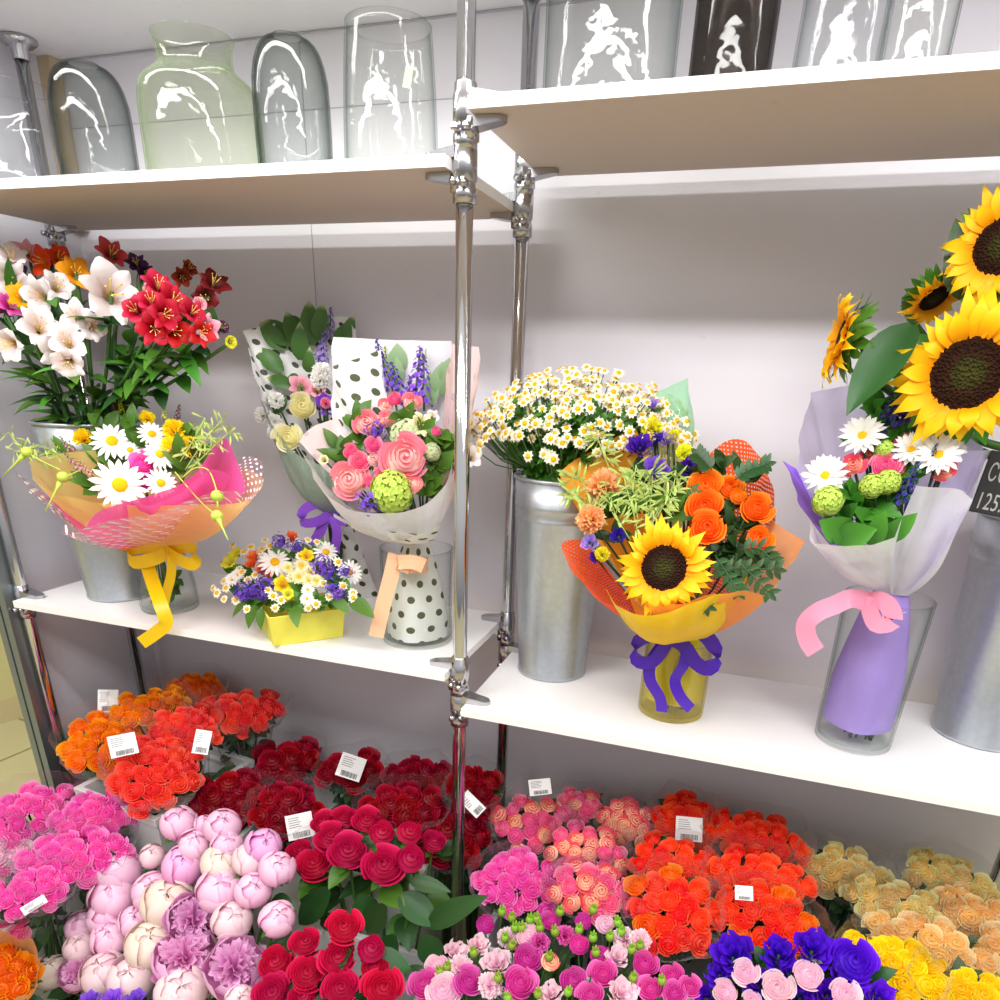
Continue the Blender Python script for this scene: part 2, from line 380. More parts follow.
SHAPES.update({
 'rose0': lambda: rose_mb(13, 1), 'rose1': lambda: rose_mb(13, 2), 'rose2': lambda: rose_mb(12, 3, flat=.4), 'rose3': lambda: rose_mb(14, 5, flat=.7),
 'hrose0': lambda: rose_mb(17, 11, 6, 7), 'hrose1': lambda: rose_mb(18, 12, 6, 7, .3), 'hrose2': lambda: rose_mb(15, 13, 6, 7, -.4),
 'brose0': lambda: rose_mb(9, 21, 4, 5, -.9), 'brose1': lambda: rose_mb(8, 22, 4, 5, -1.2),
 'peony0': lambda: peony_mb(1), 'peony1': lambda: peony_mb(2, 9), 'peony2': lambda: peony_mb(3, 11, .08), 'peony3': lambda: peony_mb(4, 8, .06),
 'peonyo0': lambda: peony_open_mb(5), 'peonyo1': lambda: peony_open_mb(6),
 'carn0': lambda: carnation_mb(1), 'carn1': lambda: carnation_mb(2, 30, .42), 'mum': lambda: carnation_mb(4, 40, .12),
 'lis0': lambda: lisianthus_mb(1), 'lis1': lambda: lisianthus_mb(2),
 'lily0': lambda: lily_mb(1), 'lily1': lambda: lily_mb(2, .8), 'lily2': lambda: lily_mb(3, .55),
 'daisy0': lambda: rays_mb(18, .2, .085, 1, 1, .06, .14, .45, 2, 5, .10), 'daisy1': lambda: rays_mb(15, .2, .15, 2, 2, .12, .18, .3), 'cream': lambda: rays_mb(13, .15, .17, 3, 2, .15, .1, .3, 2, 3),
 'chrys': lambda: rays_mb(15, .1, .095, 6, 2, .2, .10, .35, 2, 5, .12),
 'sun': lambda: rays_mb(21, .40, .092, 4, 2, .14, .20, .02, 2, 8, .20, True),
 'center': lambda: dome_mb(.27, .13), 'sdisc': lambda: dome_mb(.47, .10, 32, 8),
 'ball': lambda: ball_mb(1, 130, .20), 'stat': lambda: stat_mb(3), 'spike': lambda: spike_mb(1),
 'cham': lambda: rays_mb(9, .22, .22, 5, 1, .05, .15, .4, 1, 2, .08), 'chamc': lambda: dome_mb(.43, .30, 8, 3),
})
def shape(key, mats):
    mats = tuple(mats) if isinstance(mats, (list, tuple)) else (mats,); ck = (key, tuple(m.name for m in mats))
    if ck not in CACHE: CACHE[ck] = SHAPES[key]().mesh(key+'_'+mats[0].name, mats)
    return CACHE[ck]
def bloom(name, key, mats, P, d, size, parent, spin=None, sq=None, label=None):
    """one flower head as a part, given by its place in the world and the way it faces"""
    M = frame(V(P)-rootloc(parent), d, size, spin, sq); o = link(name, shape(key, mats), parent, M)
    if label: o['label'] = label
    return o
def daisy(name, P, d, size, parent, key='daisy0', pm=None, cm=None, ck='center'):
    o = bloom(name, key, pm or M_WHITE, P, d, size, parent); link('flower_centre', shape(ck, cm or M_YCENTRE), o); return o

def crom(pts, n, sharp=False):
    pts = [V(p) for p in pts]; out = []; k = len(pts)-1
    for i in range(n+1):
        t = i/n*k; j = min(int(t), k-1); f = t-j
        if sharp: out.append(pts[j].lerp(pts[j+1], f)); continue
        a, b, c, d = pts[max(j-1, 0)], pts[j], pts[j+1], pts[min(j+2, k)]
        out.append(.5*((2*b)+(c-a)*f+(2*a-5*b+4*c-d)*f*f+(3*b-a-3*c+d)*f**3))
    return out
def sheet(name, rim, tie, parent, mat, rt=.02, bulge=.015, sharp=False, n=44, nv=9, crinkle=.004, seed=1, label=None, rise=0.0, pinch=1.0):
    """a sheet of wrapping gathered at the tie point and opening to its rim"""
    g = random.Random(seed); R = crom(rim, n, sharp); T = V(tie); mb = MB(); cum = [0]
    for i in range(n): cum.append(cum[-1]+(R[i+1]-R[i]).length)
    ph = [g.uniform(0, 6) for _ in range(4)]
    def fn(u, v):
        i = round((u+1)/2*n); q = R[i]; h = V((q.x-T.x, q.y-T.y, 0)); L = h.length; h = h/L if L > 1e-5 else V((0, -1, 0))
        b = T+h*rt; p = b.lerp(q, v); out = h*(bulge*math.sin(PI*v**.8))-V((0, 0, bulge*.7*math.sin(PI*v)))
        s = cum[i]; w = crinkle*(math.sin(s*60+ph[0]+3*v)+.6*math.sin(s*130+ph[1]-4*v)+.8*math.sin(v*9+s*25+ph[2]))*v*(1.15-v*.5)
        p = p+out+h*w+V((0, 0, rise*math.sin(PI*v))); D = (q-b).length
        return (p.x, p.y, p.z, cum[i]*(.35+.65*v), D*v)
    mb.patch(fn, n, nv); o = put(name, mb, mat, parent)
    if label: o['label'] = label
    return o
def ribbon(mb, pts, width, wdir, n=18, tw=0.0, mi=0):
    """a strip of ribbon along a path; wdir is the way its width lies"""
    R = crom(pts, n); wd = V(wdir).normalized() if wdir else None
    vs, uv, fs = [], [], []
    for i, p in enumerate(R):
        t = (R[min(i+1, n)]-R[max(i-1, 0)]).normalized(); w = (wd-t*wd.dot(t)) if wd else t.cross(toward(p)); w = w.normalized() if w.length > 1e-3 else t.orthogonal().normalized()
        if tw: w = Matrix.Rotation(tw*i/n, 3, t) @ w
        vs += [p-w*width/2, p, p+w*width/2]; uv += [(0, i/n), (.5, i/n), (1, i/n)]
    for i in range(n):
        for k in (0, 1): fs.append((i*3+k, i*3+k+1, i*3+4+k, i*3+3+k))
    mb.raw(vs, fs, mi, None, uv)
# ------------------------------------------------------------------ colours and materials
M_WHITE = petal('petal_white', [(0, '#f3efe6'), (1, '#fdfcfa')], jit=.03, hue=0)
M_YCENTRE = plain('flower_centre_yellow', '#f5b800', .8, noise=.35, nscale=400, spec=.2)
CHAMW = petal('petal_chamomile', [(0, '#e8dc9c'), (.5, '#f5f0d8'), (1, '#f9f7ea')], jit=.05, hue=0)
GREEN = petal('leaf_green', [(0, '#3a6a1c'), (1, '#4f8526')], .42, .15, .2, .02, .4)
GREEN_D = petal('leaf_dark_green', [(0, '#26471d'), (1, '#31592a')], .42, .12, .2, .02, .4)
GREEN_L = petal('leaf_light_green', [(0, '#6c9a2c'), (1, '#a2c93f')], .45, .2, .15, .02, .35)
GREY_G = petal('leaf_grey_green', [(0, '#6f8a62'), (1, '#93a982')], .6, .1, .1, .01, .2)
STEM = plain('stem_green', '#44702a', .5, noise=.3, nscale=90)
STEM_D = plain('stem_dark_green', '#2b4a20', .5, noise=.4, nscale=60)
OAT = petal('oat_green', [(0, '#a7c35e'), (1, '#d3e08a')], .5, .25, .1, .01)
LIME = petal('lime_floret', [(0, '#aacb48'), (1, '#d6ea74')], .6, .2, .08, .01)
PALEG = petal('pale_green_floret', [(0, '#c3d39a'), (1, '#e2e8c4')], .6, .2, .06, .01)
PURPLE = petal('petal_violet', [(0, '#6a38c0'), (1, '#9460e2')], .6, .2, .15, .015)
PURPLE_D = petal('petal_deep_violet', [(0, '#3a1484'), (1, '#5c2cb8')], .55, .18, .15, .015)
LILAC = petal('petal_lilac', [(0, '#8f6fd0'), (1, '#b79be6')], .6, .25, .1, .01)
VIVID = petal('petal_dyed_violet', [(0, '#4606b8'), (1, '#6a1ee0')], .5, .15, .1, .008)
HOTPINK = petal('petal_hot_pink', [(0, '#ec3cab'), (.7, '#fd6cc8'), (1, '#ff9fdd')], .5, .22, .06, .006)
PINK = petal('petal_pink', [(0, '#f24f93'), (.7, '#fb7fae'), (1, '#fdb3c6')], .5, .22, .06, .01)
SALMON = petal('petal_salmon', [(0, '#ffd9a8'), (.45, '#ff8f92'), (1, '#f7607f')], .5, .22, .06, .01)
BLUSH = petal('petal_blush_rose', [(0, '#fdeadb'), (.5, '#fcc4bc'), (1, '#fb8ca6')], .5, .22, .05, .01)
CREAMR = petal('petal_cream', [(0, '#eee59a'), (1, '#fbf6d8')], .5, .25, .04, .006)
CORAL = petal('petal_coral', [(0, '#f52a10'), (.7, '#ff4a22'), (1, '#ff7048')], .5, .22, .05, .006)
CORALR = petal('petal_coral_red', [(0, '#e32420'), (.7, '#fb4a3c'), (1, '#ff7260')], .5, .22, .05, .006)
ORANGE = petal('petal_orange', [(0, '#f55a00'), (.6, '#ff7d10'), (1, '#ffa031')], .5, .22, .05, .006)
AMBER = petal('petal_amber', [(0, '#e85b14'), (.5, '#f98e0a'), (1, '#ffb41e')], .5, .22, .06, .008)
PEACH = petal('petal_peach', [(0, '#f6b05a'), (.5, '#fcd488'), (1, '#fdeab8')], .5, .25, .05, .008)
PEACHG = petal('petal_peach_green', [(0, '#f0b864'), (.5, '#f6da92'), (1, '#ecebb4')], .5, .25, .06, .01)
YELLOW = petal('petal_yellow', [(0, '#fbc400'), (1, '#ffec2a')], .5, .25, .05, .008)
SUNY = petal('petal_sunflower', [(0, '#ee9200'), (.35, '#fdb708'), (1, '#ffd21e')], .5, .28, .05, .006)
CRIM = petal('petal_crimson', [(0, '#a8003a'), (.7, '#cf0f4c'), (1, '#dc2059')], .5, .18, .08, .006)
DRED = petal('petal_dark_red', [(0, '#7d0018'), (.75, '#b00526'), (1, '#c51d3c')], .5, .15, .12, .006)
MAGENTA = petal('petal_magenta', [(0, '#c9208f'), (.7, '#e04bb0'), (1, '#f07cc8')], .5, .22, .07, .008)
PPINK = petal('petal_peony_pink', [(0, '#f3a8d2'), (.6, '#f8bfe0'), (1, '#fddcee')], .5, .25, .04, .006)
PDEEP = petal('petal_peony_deep', [(0, '#ea94d2'), (.6, '#f2a9dd'), (1, '#f9c9ec')], .5, .25, .04, .006)
PPALE = petal('petal_peony_pale', [(0, '#f2bfd2'), (.6, '#f6d3de'), (1, '#f9e6e6')], .5, .25, .03, .006)
PCREAM = petal('petal_peony_cream', [(0, '#f2cfc8'), (.6, '#f6e0d4'), (1, '#f9eddf')], .5, .25, .03, .006)
SPALE = petal('petal_spray_pale', [(0, '#f4b9d6'), (1, '#fbe3ea')], .5, .25, .05, .01)
A_WHITE = petal('petal_lily_white', [(0, '#d8c47c'), (.3, '#ecd3d6'), (.6, '#f3e9ea'), (1, '#f7f1f2')], .5, .25, .04, .004)
A_RED = petal('petal_lily_crimson', [(0, '#8f0018'), (.5, '#c4102c'), (1, '#d8324a')], .5, .2, .1, .01)
A_CORAL = petal('petal_lily_coral', [(0, '#b01f34'), (1, '#de5560')], .5, .2, .08, .01)
A_ORANGE = petal('petal_lily_orange', [(0, '#ffbe1c'), (.4, '#f56a10'), (1, '#e0481a')], .5, .2, .08, .01)
A_YELLOW = petal('petal_lily_yellow', [(0, '#e07c10'), (.5, '#fcae10'), (1, '#f2921a')], .5, .2, .08, .01)
A_PURPLE = petal('petal_lily_purple', [(0, '#2b0c34'), (1, '#54245f')], .5, .2, .1, .01)
A_PINK = petal('petal_lily_pink', [(0, '#f1d5b0'), (.4, '#ee93aa'), (1, '#f4b6c2')], .5, .2, .08, .01)
A_DARK = petal('petal_lily_maroon', [(0, '#59110d'), (1, '#7c231c')], .5, .2, .1, .01)
A_BROWN = petal('petal_lily_bronze', [(0, '#8c2f10'), (1, '#a8481f')], .5, .2, .1, .01)
STAMEN = plain('stamen_yellow', '#e8cf6a', .6)
LEMON = petal('petal_lemon', [(0, '#d3d33c'), (1, '#f2ec3a')], .5, .25, .05, .01)
BURG = petal('petal_burgundy', [(0, '#4f1030'), (1, '#84244e')], .6, .1, .1, .01)
DUSTY = petal('petal_dusty_pink', [(0, '#b5757c'), (1, '#dba3a8')], .6, .15, .1, .01)
NAVY = petal('petal_navy', [(0, '#2a2166'), (1, '#44379a')], .6, .15, .1, .01)
ORFL = petal('petal_orange_floret', [(0, '#e8501c'), (1, '#fb8a4e')], .6, .2, .08, .01)
PEACHC = petal('petal_peach_carnation', [(0, '#f29d4f'), (1, '#fcc891')], .55, .25, .04, .006)
CREAMM = petal('petal_cream_mum', [(0, '#e5dc86'), (1, '#f8f3cd')], .55, .25, .04, .006)

CHROME = plain('polished_chrome', '#c9c9cc', .09, 1.0)
CAST = plain('chromed_casting', '#bdbcc0', .22, 1.0, noise=.15, nscale=60)
ALU = plain('brushed_aluminium_profile', '#8e9698', .38, .85)

def zinc():
    t = NT('galvanised_zinc'); b = t.n('ShaderNodeBsdfPrincipled'); b.inputs['Metallic'].default_value = .82
    tc = t.n('ShaderNodeTexCoord'); mp = t.n('ShaderNodeMapping'); mp.inputs['Scale'].default_value = (1, 1, .22); t.l(tc.outputs['Object'], mp.inputs[0])
    nz = t.n('ShaderNodeTexNoise'); nz.inputs['Scale'].default_value = 32; nz.inputs['Detail'].default_value = 5; t.l(mp.outputs[0], nz.inputs[0])
    vo = t.n('ShaderNodeTexVoronoi'); vo.inputs['Scale'].default_value = 90; t.l(tc.outputs['Object'], vo.inputs[0])
    c = t.mix(nz.outputs[0], lin('#aeb4ba'), lin('#d3d7dc')); c2 = t.mix(t.math('MULTIPLY', vo.outputs['Distance'], .25), c, lin('#9299a2')); t.l(c2, b.inputs['Base Color'])
    t.l(t.math('MULTIPLY_ADD', nz.outputs[0], .22, .26), b.inputs['Roughness']); t.l(b.outputs[0], t.out.inputs[0]); return t.m
ZINC = zinc()
ZINC_IN = plain('bucket_inside', '#5b6064', .6, .5)

def panel(name, col, rough, seams=None, dirt=.06, spec=.4):
    t = NT(name); b = t.n('ShaderNodeBsdfPrincipled'); b.inputs['Roughness'].default_value = rough; b.inputs['Specular IOR Level'].default_value = spec
    tc = t.n('ShaderNodeTexCoord'); nz = t.n('ShaderNodeTexNoise'); nz.inputs['Scale'].default_value = 3.5; nz.inputs['Detail'].default_value = 5
    t.l(tc.outputs['Object'], nz.inputs[0]); c = lin(col); d = tuple(x*(1-dirt) for x in c[:3])+(1,); k = t.mix(nz.outputs[0], d, c)
    n2 = t.n('ShaderNodeTexNoise'); n2.inputs['Scale'].default_value = 26; n2.inputs['Detail'].default_value = 6; t.l(tc.outputs['Object'], n2.inputs[0])
    k = t.mix(t.math('MULTIPLY', t.math('GREATER_THAN', n2.outputs[0], .70), dirt*1.6), k, lin('#8b837c'))
    t.l(k, b.inputs['Base Color']); t.l(b.outputs[0], t.out.inputs[0]); return t.m
WALL = panel('white_laminate_wall', '#dcd8df', .45)
SIDE = panel('side_panel', '#d3d0d8', .5)
CEIL = panel('showcase_ceiling', '#d9d6da', .55)
SHELF = panel('white_melamine_shelf', '#efedec', .38, dirt=.05)
UNDER = panel('shelf_underside_shade', '#cdbfb6', .5, dirt=.08)  # white board seen from below: its warm shade is put into this colour
EDGE = panel('shelf_edge_band', '#f1eeea', .5, dirt=.10)
SEAM = plain('dark_seam', '#aaa7af', .8)
WOOD = plain('raw_pine', '#cdb597', .7, noise=.25, nscale=30)
OUTW = panel('yellow_green_wall', '#cfc78c', .6)
SKIRT = panel('floor_skirting', '#c9bb8c', .5)

def tiles():
    t = NT('beige_floor_tiles'); b = t.n('ShaderNodeBsdfPrincipled'); b.inputs['Roughness'].default_value = .3
    tc = t.n('ShaderNodeTexCoord'); mp = t.n('ShaderNodeMapping'); mp.inputs['Rotation'].default_value = (0, 0, .15); t.l(tc.outputs['Object'], mp.inputs[0])
    br = t.n('ShaderNodeTexBrick'); br.offset = 0; br.inputs['Scale'].default_value = 1.0; br.inputs['Brick Width'].default_value = .42; br.inputs['Row Height'].default_value = .42; br.inputs['Mortar Size'].default_value = .006
    br.inputs['Color1'].default_value = lin('#cfc79d'); br.inputs['Color2'].default_value = lin('#c9c094'); br.inputs['Mortar'].default_value = lin('#857a55'); t.l(mp.outputs[0], br.inputs[0])
    nz = t.n('ShaderNodeTexNoise'); nz.inputs['Scale'].default_value = 7; nz.inputs['Detail'].default_value = 6; t.l(tc.outputs['Object'], nz.inputs[0])
    t.l(t.mix(t.math('MULTIPLY', nz.outputs[0], .35), br.outputs[0], lin('#b7a874')), b.inputs['Base Color']); t.l(b.outputs[0], t.out.inputs[0]); return t.m
TILES = tiles()

# ------------------------------------------------------------------ the setting
WY, WX, CZ, FZ = .385, -1.098, .558, -1.42         # back wall, left wall, ceiling, floor
mb = MB(); mb.box((WX-.02, WY, FZ), (1.9, WY+.02, CZ+.02)); struct('wall_back', mb, WALL)
mb = MB(); mb.box((WX-.02, .09, FZ), (WX, WY, CZ+.02)); struct('wall_left', mb, SIDE)
mb = MB(); mb.box((WX-.02, -.34, CZ), (1.9, WY+.02, CZ+.02)); struct('ceiling', mb, CEIL)
mb = MB(); mb.box((-5, -3.5, FZ-.05), (3.5, 3.5, FZ)); struct('floor', mb, TILES)
# seams of the laminate panels, raised strips and the gap under the ceiling
mb = MB()
mb.box((-.4878, WY-.0012, -.1), (-.4866, WY, CZ)); mb.box((.62, WY-.0012, .34), (.6212, WY, CZ)); mb.box((-.02, WY-.0012, .34), (-.0188, WY, CZ))
mb.box((WX, WY-.0012, .440), (1.9, WY, .4412))
struct('trim_1', mb, SEAM)
mb = MB(); mb.box((WX, WY-.004, CZ-.0035), (1.9, WY, CZ-.0005)); struct('trim_2', mb, SEAM)
mb = MB(); mb.box((WX, WY-.03, .25), (WX+.032, WY-.002, CZ-.001)); struct('trim_3', mb, WOOD)
# aluminium upright of the showcase front, with two grooves, and the white edge of its side panel
mb = MB()
for x0, x1, y0 in ((-1.108, -1.090, -.030), (-1.090, -1.084, -.024), (-1.084, -1.066, -.030)): mb.box((x0, y0, FZ), (x1, .004, CZ))
struct('trim_4', mb, ALU)
mb = MB(); mb.box((WX-.02, .018, FZ), (WX+.004, .0895, CZ)); struct('trim_5', mb, SIDE)
# the shop beyond the showcase on the left
A, B = atz(-40, 736, FZ), atz(60, 704, FZ); dv = (B-A); dv.z = 0; dv.normalize(); nv = V((-dv.y, dv.x, 0))
A2, B2 = A-dv*2.5, B+dv*3.0
def slab(a, b, t, z0, z1):
    q = [a, b, b+nv*t, a+nv*t]; mb = MB(); mb.raw([(p.x, p.y, z0) for p in q]+[(p.x, p.y, z1) for p in q], [(3,2,1,0),(4,5,6,7),(0,1,5,4),(1,2,6,5),(2,3,7,6),(3,0,4,7)]); return mb
struct('wall_far', slab(A2, B2, .08, FZ, 1.3), OUTW)
struct('baseboard_far', slab(A2-nv*.012, B2-nv*.012, .012, FZ, FZ+.10), SKIRT)

# ------------------------------------------------------------------ the shelving rack
rack = thing('shelving_rack', (-.02, .14, FZ), 'chrome pole rack with four white shelf boards standing against the back wall', 'shelf rack')
PF, PB = 0.0, .2757
ZLT, ZRT, ZLM, ZRM, TH = .2576, .3183, -.502, -.565, .0147
SF, SB = -.0345, .3254
poles = [(0, PF, .0125), (0, PB, .0125), (-1.053, PF+.004, .0125), (-1.053, PB, .0125), (1.0273, PB, .0125)]
for x, y, r in poles:
    mb = MB(); mb.tube([(x, y, FZ+.002), (x, y, CZ-.002)], r, 20); o = put('pole', mb, CHROME, rack)
    fl = MB(); fl.lathe([(.0001, CZ-.0005), (.034, CZ-.0005), (.034, CZ-.006), (.026, CZ-.012), (.0165, CZ-.014), (.0155, CZ-.034), (.0127, CZ-.035)], 24, 0, Matrix.Translation((x, y, 0)))
    f = put('ceiling_flange', fl, CAST, o); f['label'] = 'round cast flange'
def board(x0, x1, z):
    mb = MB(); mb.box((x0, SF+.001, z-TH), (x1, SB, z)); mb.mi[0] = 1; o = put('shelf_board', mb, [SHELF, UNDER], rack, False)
    e = MB(); e.box((x0, SF-.0005, z-TH), (x1, SF+.001, z)); put('edge_band', e, EDGE, o, False)
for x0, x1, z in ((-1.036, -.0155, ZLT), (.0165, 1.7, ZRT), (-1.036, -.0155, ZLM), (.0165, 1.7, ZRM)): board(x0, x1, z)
def clamp(x, y, z, side):
    """two-jaw shelf holder round the pole: a sleeve, an upper and a lower jaw gripping the board end and a screw"""
    mb = MB(); T = Matrix.Translation((x, y, 0))
    mb.lathe([(.0128, z-.052), (.0168, z-.051), (.0168, z-.034), (.0150, z-.032), (.0150, z-.026), (.0172, z-.024), (.0172, z+.010), (.0152, z+.012), (.0152, z+.022), (.0128, z+.024)], 20, 0, T)
    for zz, s in ((z+.0005, 1), (z-TH-.0005, -1)):
        L = .050; th = .014
        def jaw(u, v, zz=zz, s=s, top=0):
            w = .0145*(1-.25*v)*(1 if v < .8 else math.sqrt(max(0, 1-((v-.8)/.2)**2))); return (x+side*(.010+L*v), y+w*u, zz+s*top*(th*(1-.55*v)))
        mb.patch(lambda u, v: jaw(u, v, top=0), 6, 8); mb.patch(lambda u, v: jaw(u, v, top=1), 6, 8)
        for e in (-1, 1): mb.patch(lambda u, v, e=e: jaw(e, v, top=(u+1)/2), 1, 8)
    mb.tube([(x-side*.006, y-.014, z-.030), (x-side*.006, y-.026, z-.030)], .0055, 8)
    mb.tube([(x+side*.010, y-.006, z-.028), (x+side*.010, y-.024, z-.028)], .0045, 8)
    mb.box((x+side*.008-.008, y-.015, z-.040), (x+side*.008+.008, y+.012, z-TH-.002))
    put('shelf_clamp', mb, CAST, rack)
for y in (PF, PB):
    clamp(0, y, ZLT, -1); clamp(0, y, ZRT, 1); clamp(0, y, ZLM, -1); clamp(0, y, ZRM, 1)
clamp(-1.053, PF+.004, ZLM, 1); clamp(-1.053, PB, ZLM, 1); clamp(-1.053, PB, ZLT, 1); clamp(-1.053, PF+.004, ZLT, 1)

# ------------------------------------------------------------------ light: two LED tubes under the showcase ceiling, the bright shop behind the viewer
def lamp(name, loc, target, sx, sy, power, col):
    l = bpy.data.lights.new(name, 'AREA'); l.shape = 'RECTANGLE'; l.size = sx; l.size_y = sy; l.energy = power; l.color = col
    o = bpy.data.objects.new(name, l); COL.objects.link(o); o.location = loc
    o.rotation_euler = (V(target)-V(loc)).to_track_quat('-Z', 'Y').to_euler(); return o
lamp('showcase_tube_front', (-.05, -.62, .62), (-.05, .15, -.45), 2.6, .05, 16, (1, .985, .97))
lamp('showcase_tube_back', (.2, -.05, CZ-.012), (.2, -.03, -1), 2.3, .03, 9, (1, .99, .98))
for k, x in enumerate((-1.1, .5, 2.0)): lamp('shop_ceiling_panel', (x, -2.1, 1.55), (x, -1.6, -1), .9, .5, 27, (1, .99, .97))
w = bpy.data.worlds.new('shop'); sc.world = w; w.use_nodes = True; nt = w.node_tree; bg = nt.nodes['Background']
tc = nt.nodes.new('ShaderNodeTexCoord'); sx = nt.nodes.new('ShaderNodeSeparateXYZ'); nt.links.new(tc.outputs['Generated'], sx.inputs[0])
rp = nt.nodes.new('ShaderNodeValToRGB'); e = rp.color_ramp.elements
e[0].position = .30; e[0].color = (.10, .09, .085, 1); e[1].position = .62; e[1].color = (.85, .84, .84, 1)
mm = nt.nodes.new('ShaderNodeMath'); mm.operation = 'MULTIPLY_ADD'; mm.inputs[1].default_value = .5; mm.inputs[2].default_value = .5
nt.links.new(sx.outputs[2], mm.inputs[0]); nt.links.new(mm.outputs[0], rp.inputs[0]); nt.links.new(rp.outputs[0], bg.inputs[0]); bg.inputs[1].default_value = .9
sc.view_settings.view_transform = 'Standard'; sc.view_settings.look = 'None'; sc.view_settings.gamma = 1.0; sc.view_settings.exposure = 0.06
try:
    sc.view_settings.use_curve_mapping = False
    sc.cycles.transparent_max_bounces = 40; sc.cycles.max_bounces = 10; sc.cycles.diffuse_bounces = 5
except Exception: pass
# ------------------------------------------------------------------ glass and zinc vessels
G_CLEAR = clear('clear_glass', '#fcfdfc', '#c6cfcc', .022, .03, .12, 14, 3.5)
G_FAINT = clear('faint_clear_glass', '#fcfdfd', '#d2d8d8', .018, .03, .12, 14, 3.5)
G_GREY = clear('grey_glass', '#f3f5f4', '#8d9795', .02, .03, .15, 12, 2.2)
G_SMOKE = clear('smoky_glass', '#c6c2bf', '#857e7b', .02, .03, .12, 12, 2.2)
G_GREEN = clear('pale_green_glass', '#f7f9f4', '#cfdcc0', .02, .03, .2, 12, 3.0, '#dfe6d2', .02, None, .10)
G_YELLOW = clear('yellowish_glass', '#fcfadf', '#e2d67e', .05, .03, .1, 14, 3.0)

def wall_profile(out, th, bottom):
    """closed wall: outer profile up, inner profile down, thick bottom"""
    inn = [(max(r-th, .0005), z) for r, z in out if z > out[0][1]+bottom]
    r0 = max(out[0][0]-th, .001)
    return [(.0004, out[0][1])]+out+inn[::-1]+[(r0, out[0][1]+bottom), (.0004, out[0][1]+bottom)]
def vessel(name, c, out, mat, label, cat, group=None, th=.003, bottom=.008, n=40):
    """round vessel as one thing standing at c"""
    mb = MB(); mb.lathe(wall_profile(out, th, bottom), n); me = mb.mesh(name, mat)
    o = link(name, me); o.location = V(c); return tag(o, label, cat, group)
def rnd(pts, k=6):
    """smooth profile through (r, z) points"""
    q = crom([(r, 0, z) for r, z in pts], k*(len(pts)-1)); return [(p.x, max(p.z, pts[0][1])) for p in q]

def shelf_vase(px, Y, z): p = at(px, 150, Y); return V((p.x, Y, z+.0004))
def up_to(px, py, Y): return at(px, py, Y).z
def place(px, py, Y, z): p = at(px, py, Y); return V((p.x, Y, z))
def wid(c, px): return px*mpp(c)
# left top board
z = ZLT+.0004
c = place(20, 150, .10, z); h = up_to(16, 85, .10)-z; r = wid(c, 46)
vessel('glass_vase', c, rnd([(r*.86, 0), (r*.92, h*.12), (r*.78, h*.45), (r*.70, h*.70), (r*.82, h)]), G_FAINT, 'clear glass vase with a waist and flared lip, leftmost on the upper left shelf', 'vase', None)
def bottle_dome(px, top, wpx, Y, label):
    c = place(px, 150, Y, z); h = up_to(px, top, Y)-z; r = wid(c, wpx)/2
    pr = [(r*.94, 0), (r*.99, h*.06), (r, h*.3), (r*.99, h*.55)]
    pr += [(r*(.40+.60*math.cos(a)**.8), h*(.55+.43*math.sin(a))) for a in (.35, .65, .9, 1.1, 1.3)]+[(r*.42, h*.985), (r*.40, h)]
    return vessel('dome_vase', c, pr, G_GREY, label, 'vase', 'grey domed vases')
bottle_dome(97, 63, 72, .07, 'grey glass vase with rounded shoulders beside the wide green-tinted jar, left one of the pair')
bottle_dome(295, 36, 73, .06, 'grey glass vase with rounded shoulders between the wide green-tinted jar and the tall straight vase')
c = place(204, 140, .10, z); h = up_to(192, 38, .10)-z; r = wid(c, 112)/2
vessel('glass_jar', c, rnd([(r*.96, 0), (r, h*.05), (r, h*.45), (r*.95, h*.66), (r*.78, h*.74), (r*.64, h*.79)], 5)+rnd([(r*.62, h*.80), (r*.60, h*.88), (r*.63, h*.97), (r*.66, h)], 4), G_GREEN, 'wide glass jar with a short green-tinted neck on the upper left shelf', 'jar')
c = place(391, 130, .10, z); h = up_to(389, 26, .10)-z; r = wid(c, 92)/2
o = vessel('glass_vase', c, rnd([(r*.97, 0), (r, h*.04), (r*.97, h*.5), (r*.88, h)]), G_CLEAR, 'tall straight clear glass vase with a small green sticker near the chrome pole', 'vase')
mb = MB()
stc = at(413, 73, .10-r*.80); a0 = math.atan2(stc.y-c.y, stc.x-c.x)
def stk(u, v):
    a = a0+u*.085+(v-.5)*.10; zz = stc.z-c.z+(v-.5)*.026; rr = r*lerp(.97, .88, (zz/h-.5)*2)+.0006; return (rr*math.cos(a), rr*math.sin(a), zz)
mb.patch(stk, 5, 3); k = link('sticker', mb.mesh('sticker', plain('green_sticker', '#a9dc9c', .5)), o); k['label'] = 'pale green sticker'
# right top board
z = ZRT+.0004
def cyl(px, wpx, Y, hh, mat, label, name='glass_vase', prof=None, group=None):
    c = place(px, 60, Y, z); r = wid(c, wpx)/2
    return vessel(name, c, [(a*r, b*hh) for a, b in prof] if prof else rnd([(r*.96, 0), (r, .01), (r, hh*.5), (r, hh)]), mat, label, 'vase', group)
cyl(610, 128, .13, .225, G_CLEAR, 'wide clear glass cylinder, first on the upper right shelf beside the rear pole')
cyl(731, 78, .12, .24, G_SMOKE, 'smoky brown-grey glass cylinder vase on the upper right shelf')
cyl(838, 84, .10, .21, G_FAINT, 'clear glass vase with narrow reflections right of the smoky cylinder', prof=rnd([(.92, 0), (1, .05), (.97, .5), (.88, 1)]))
cyl(912, 66, .17, .25, G_CLEAR, 'clear straight glass vase, rightmost on the upper right shelf', prof=rnd([(.94, 0), (1, .03), (1, .5), (1, 1)]))

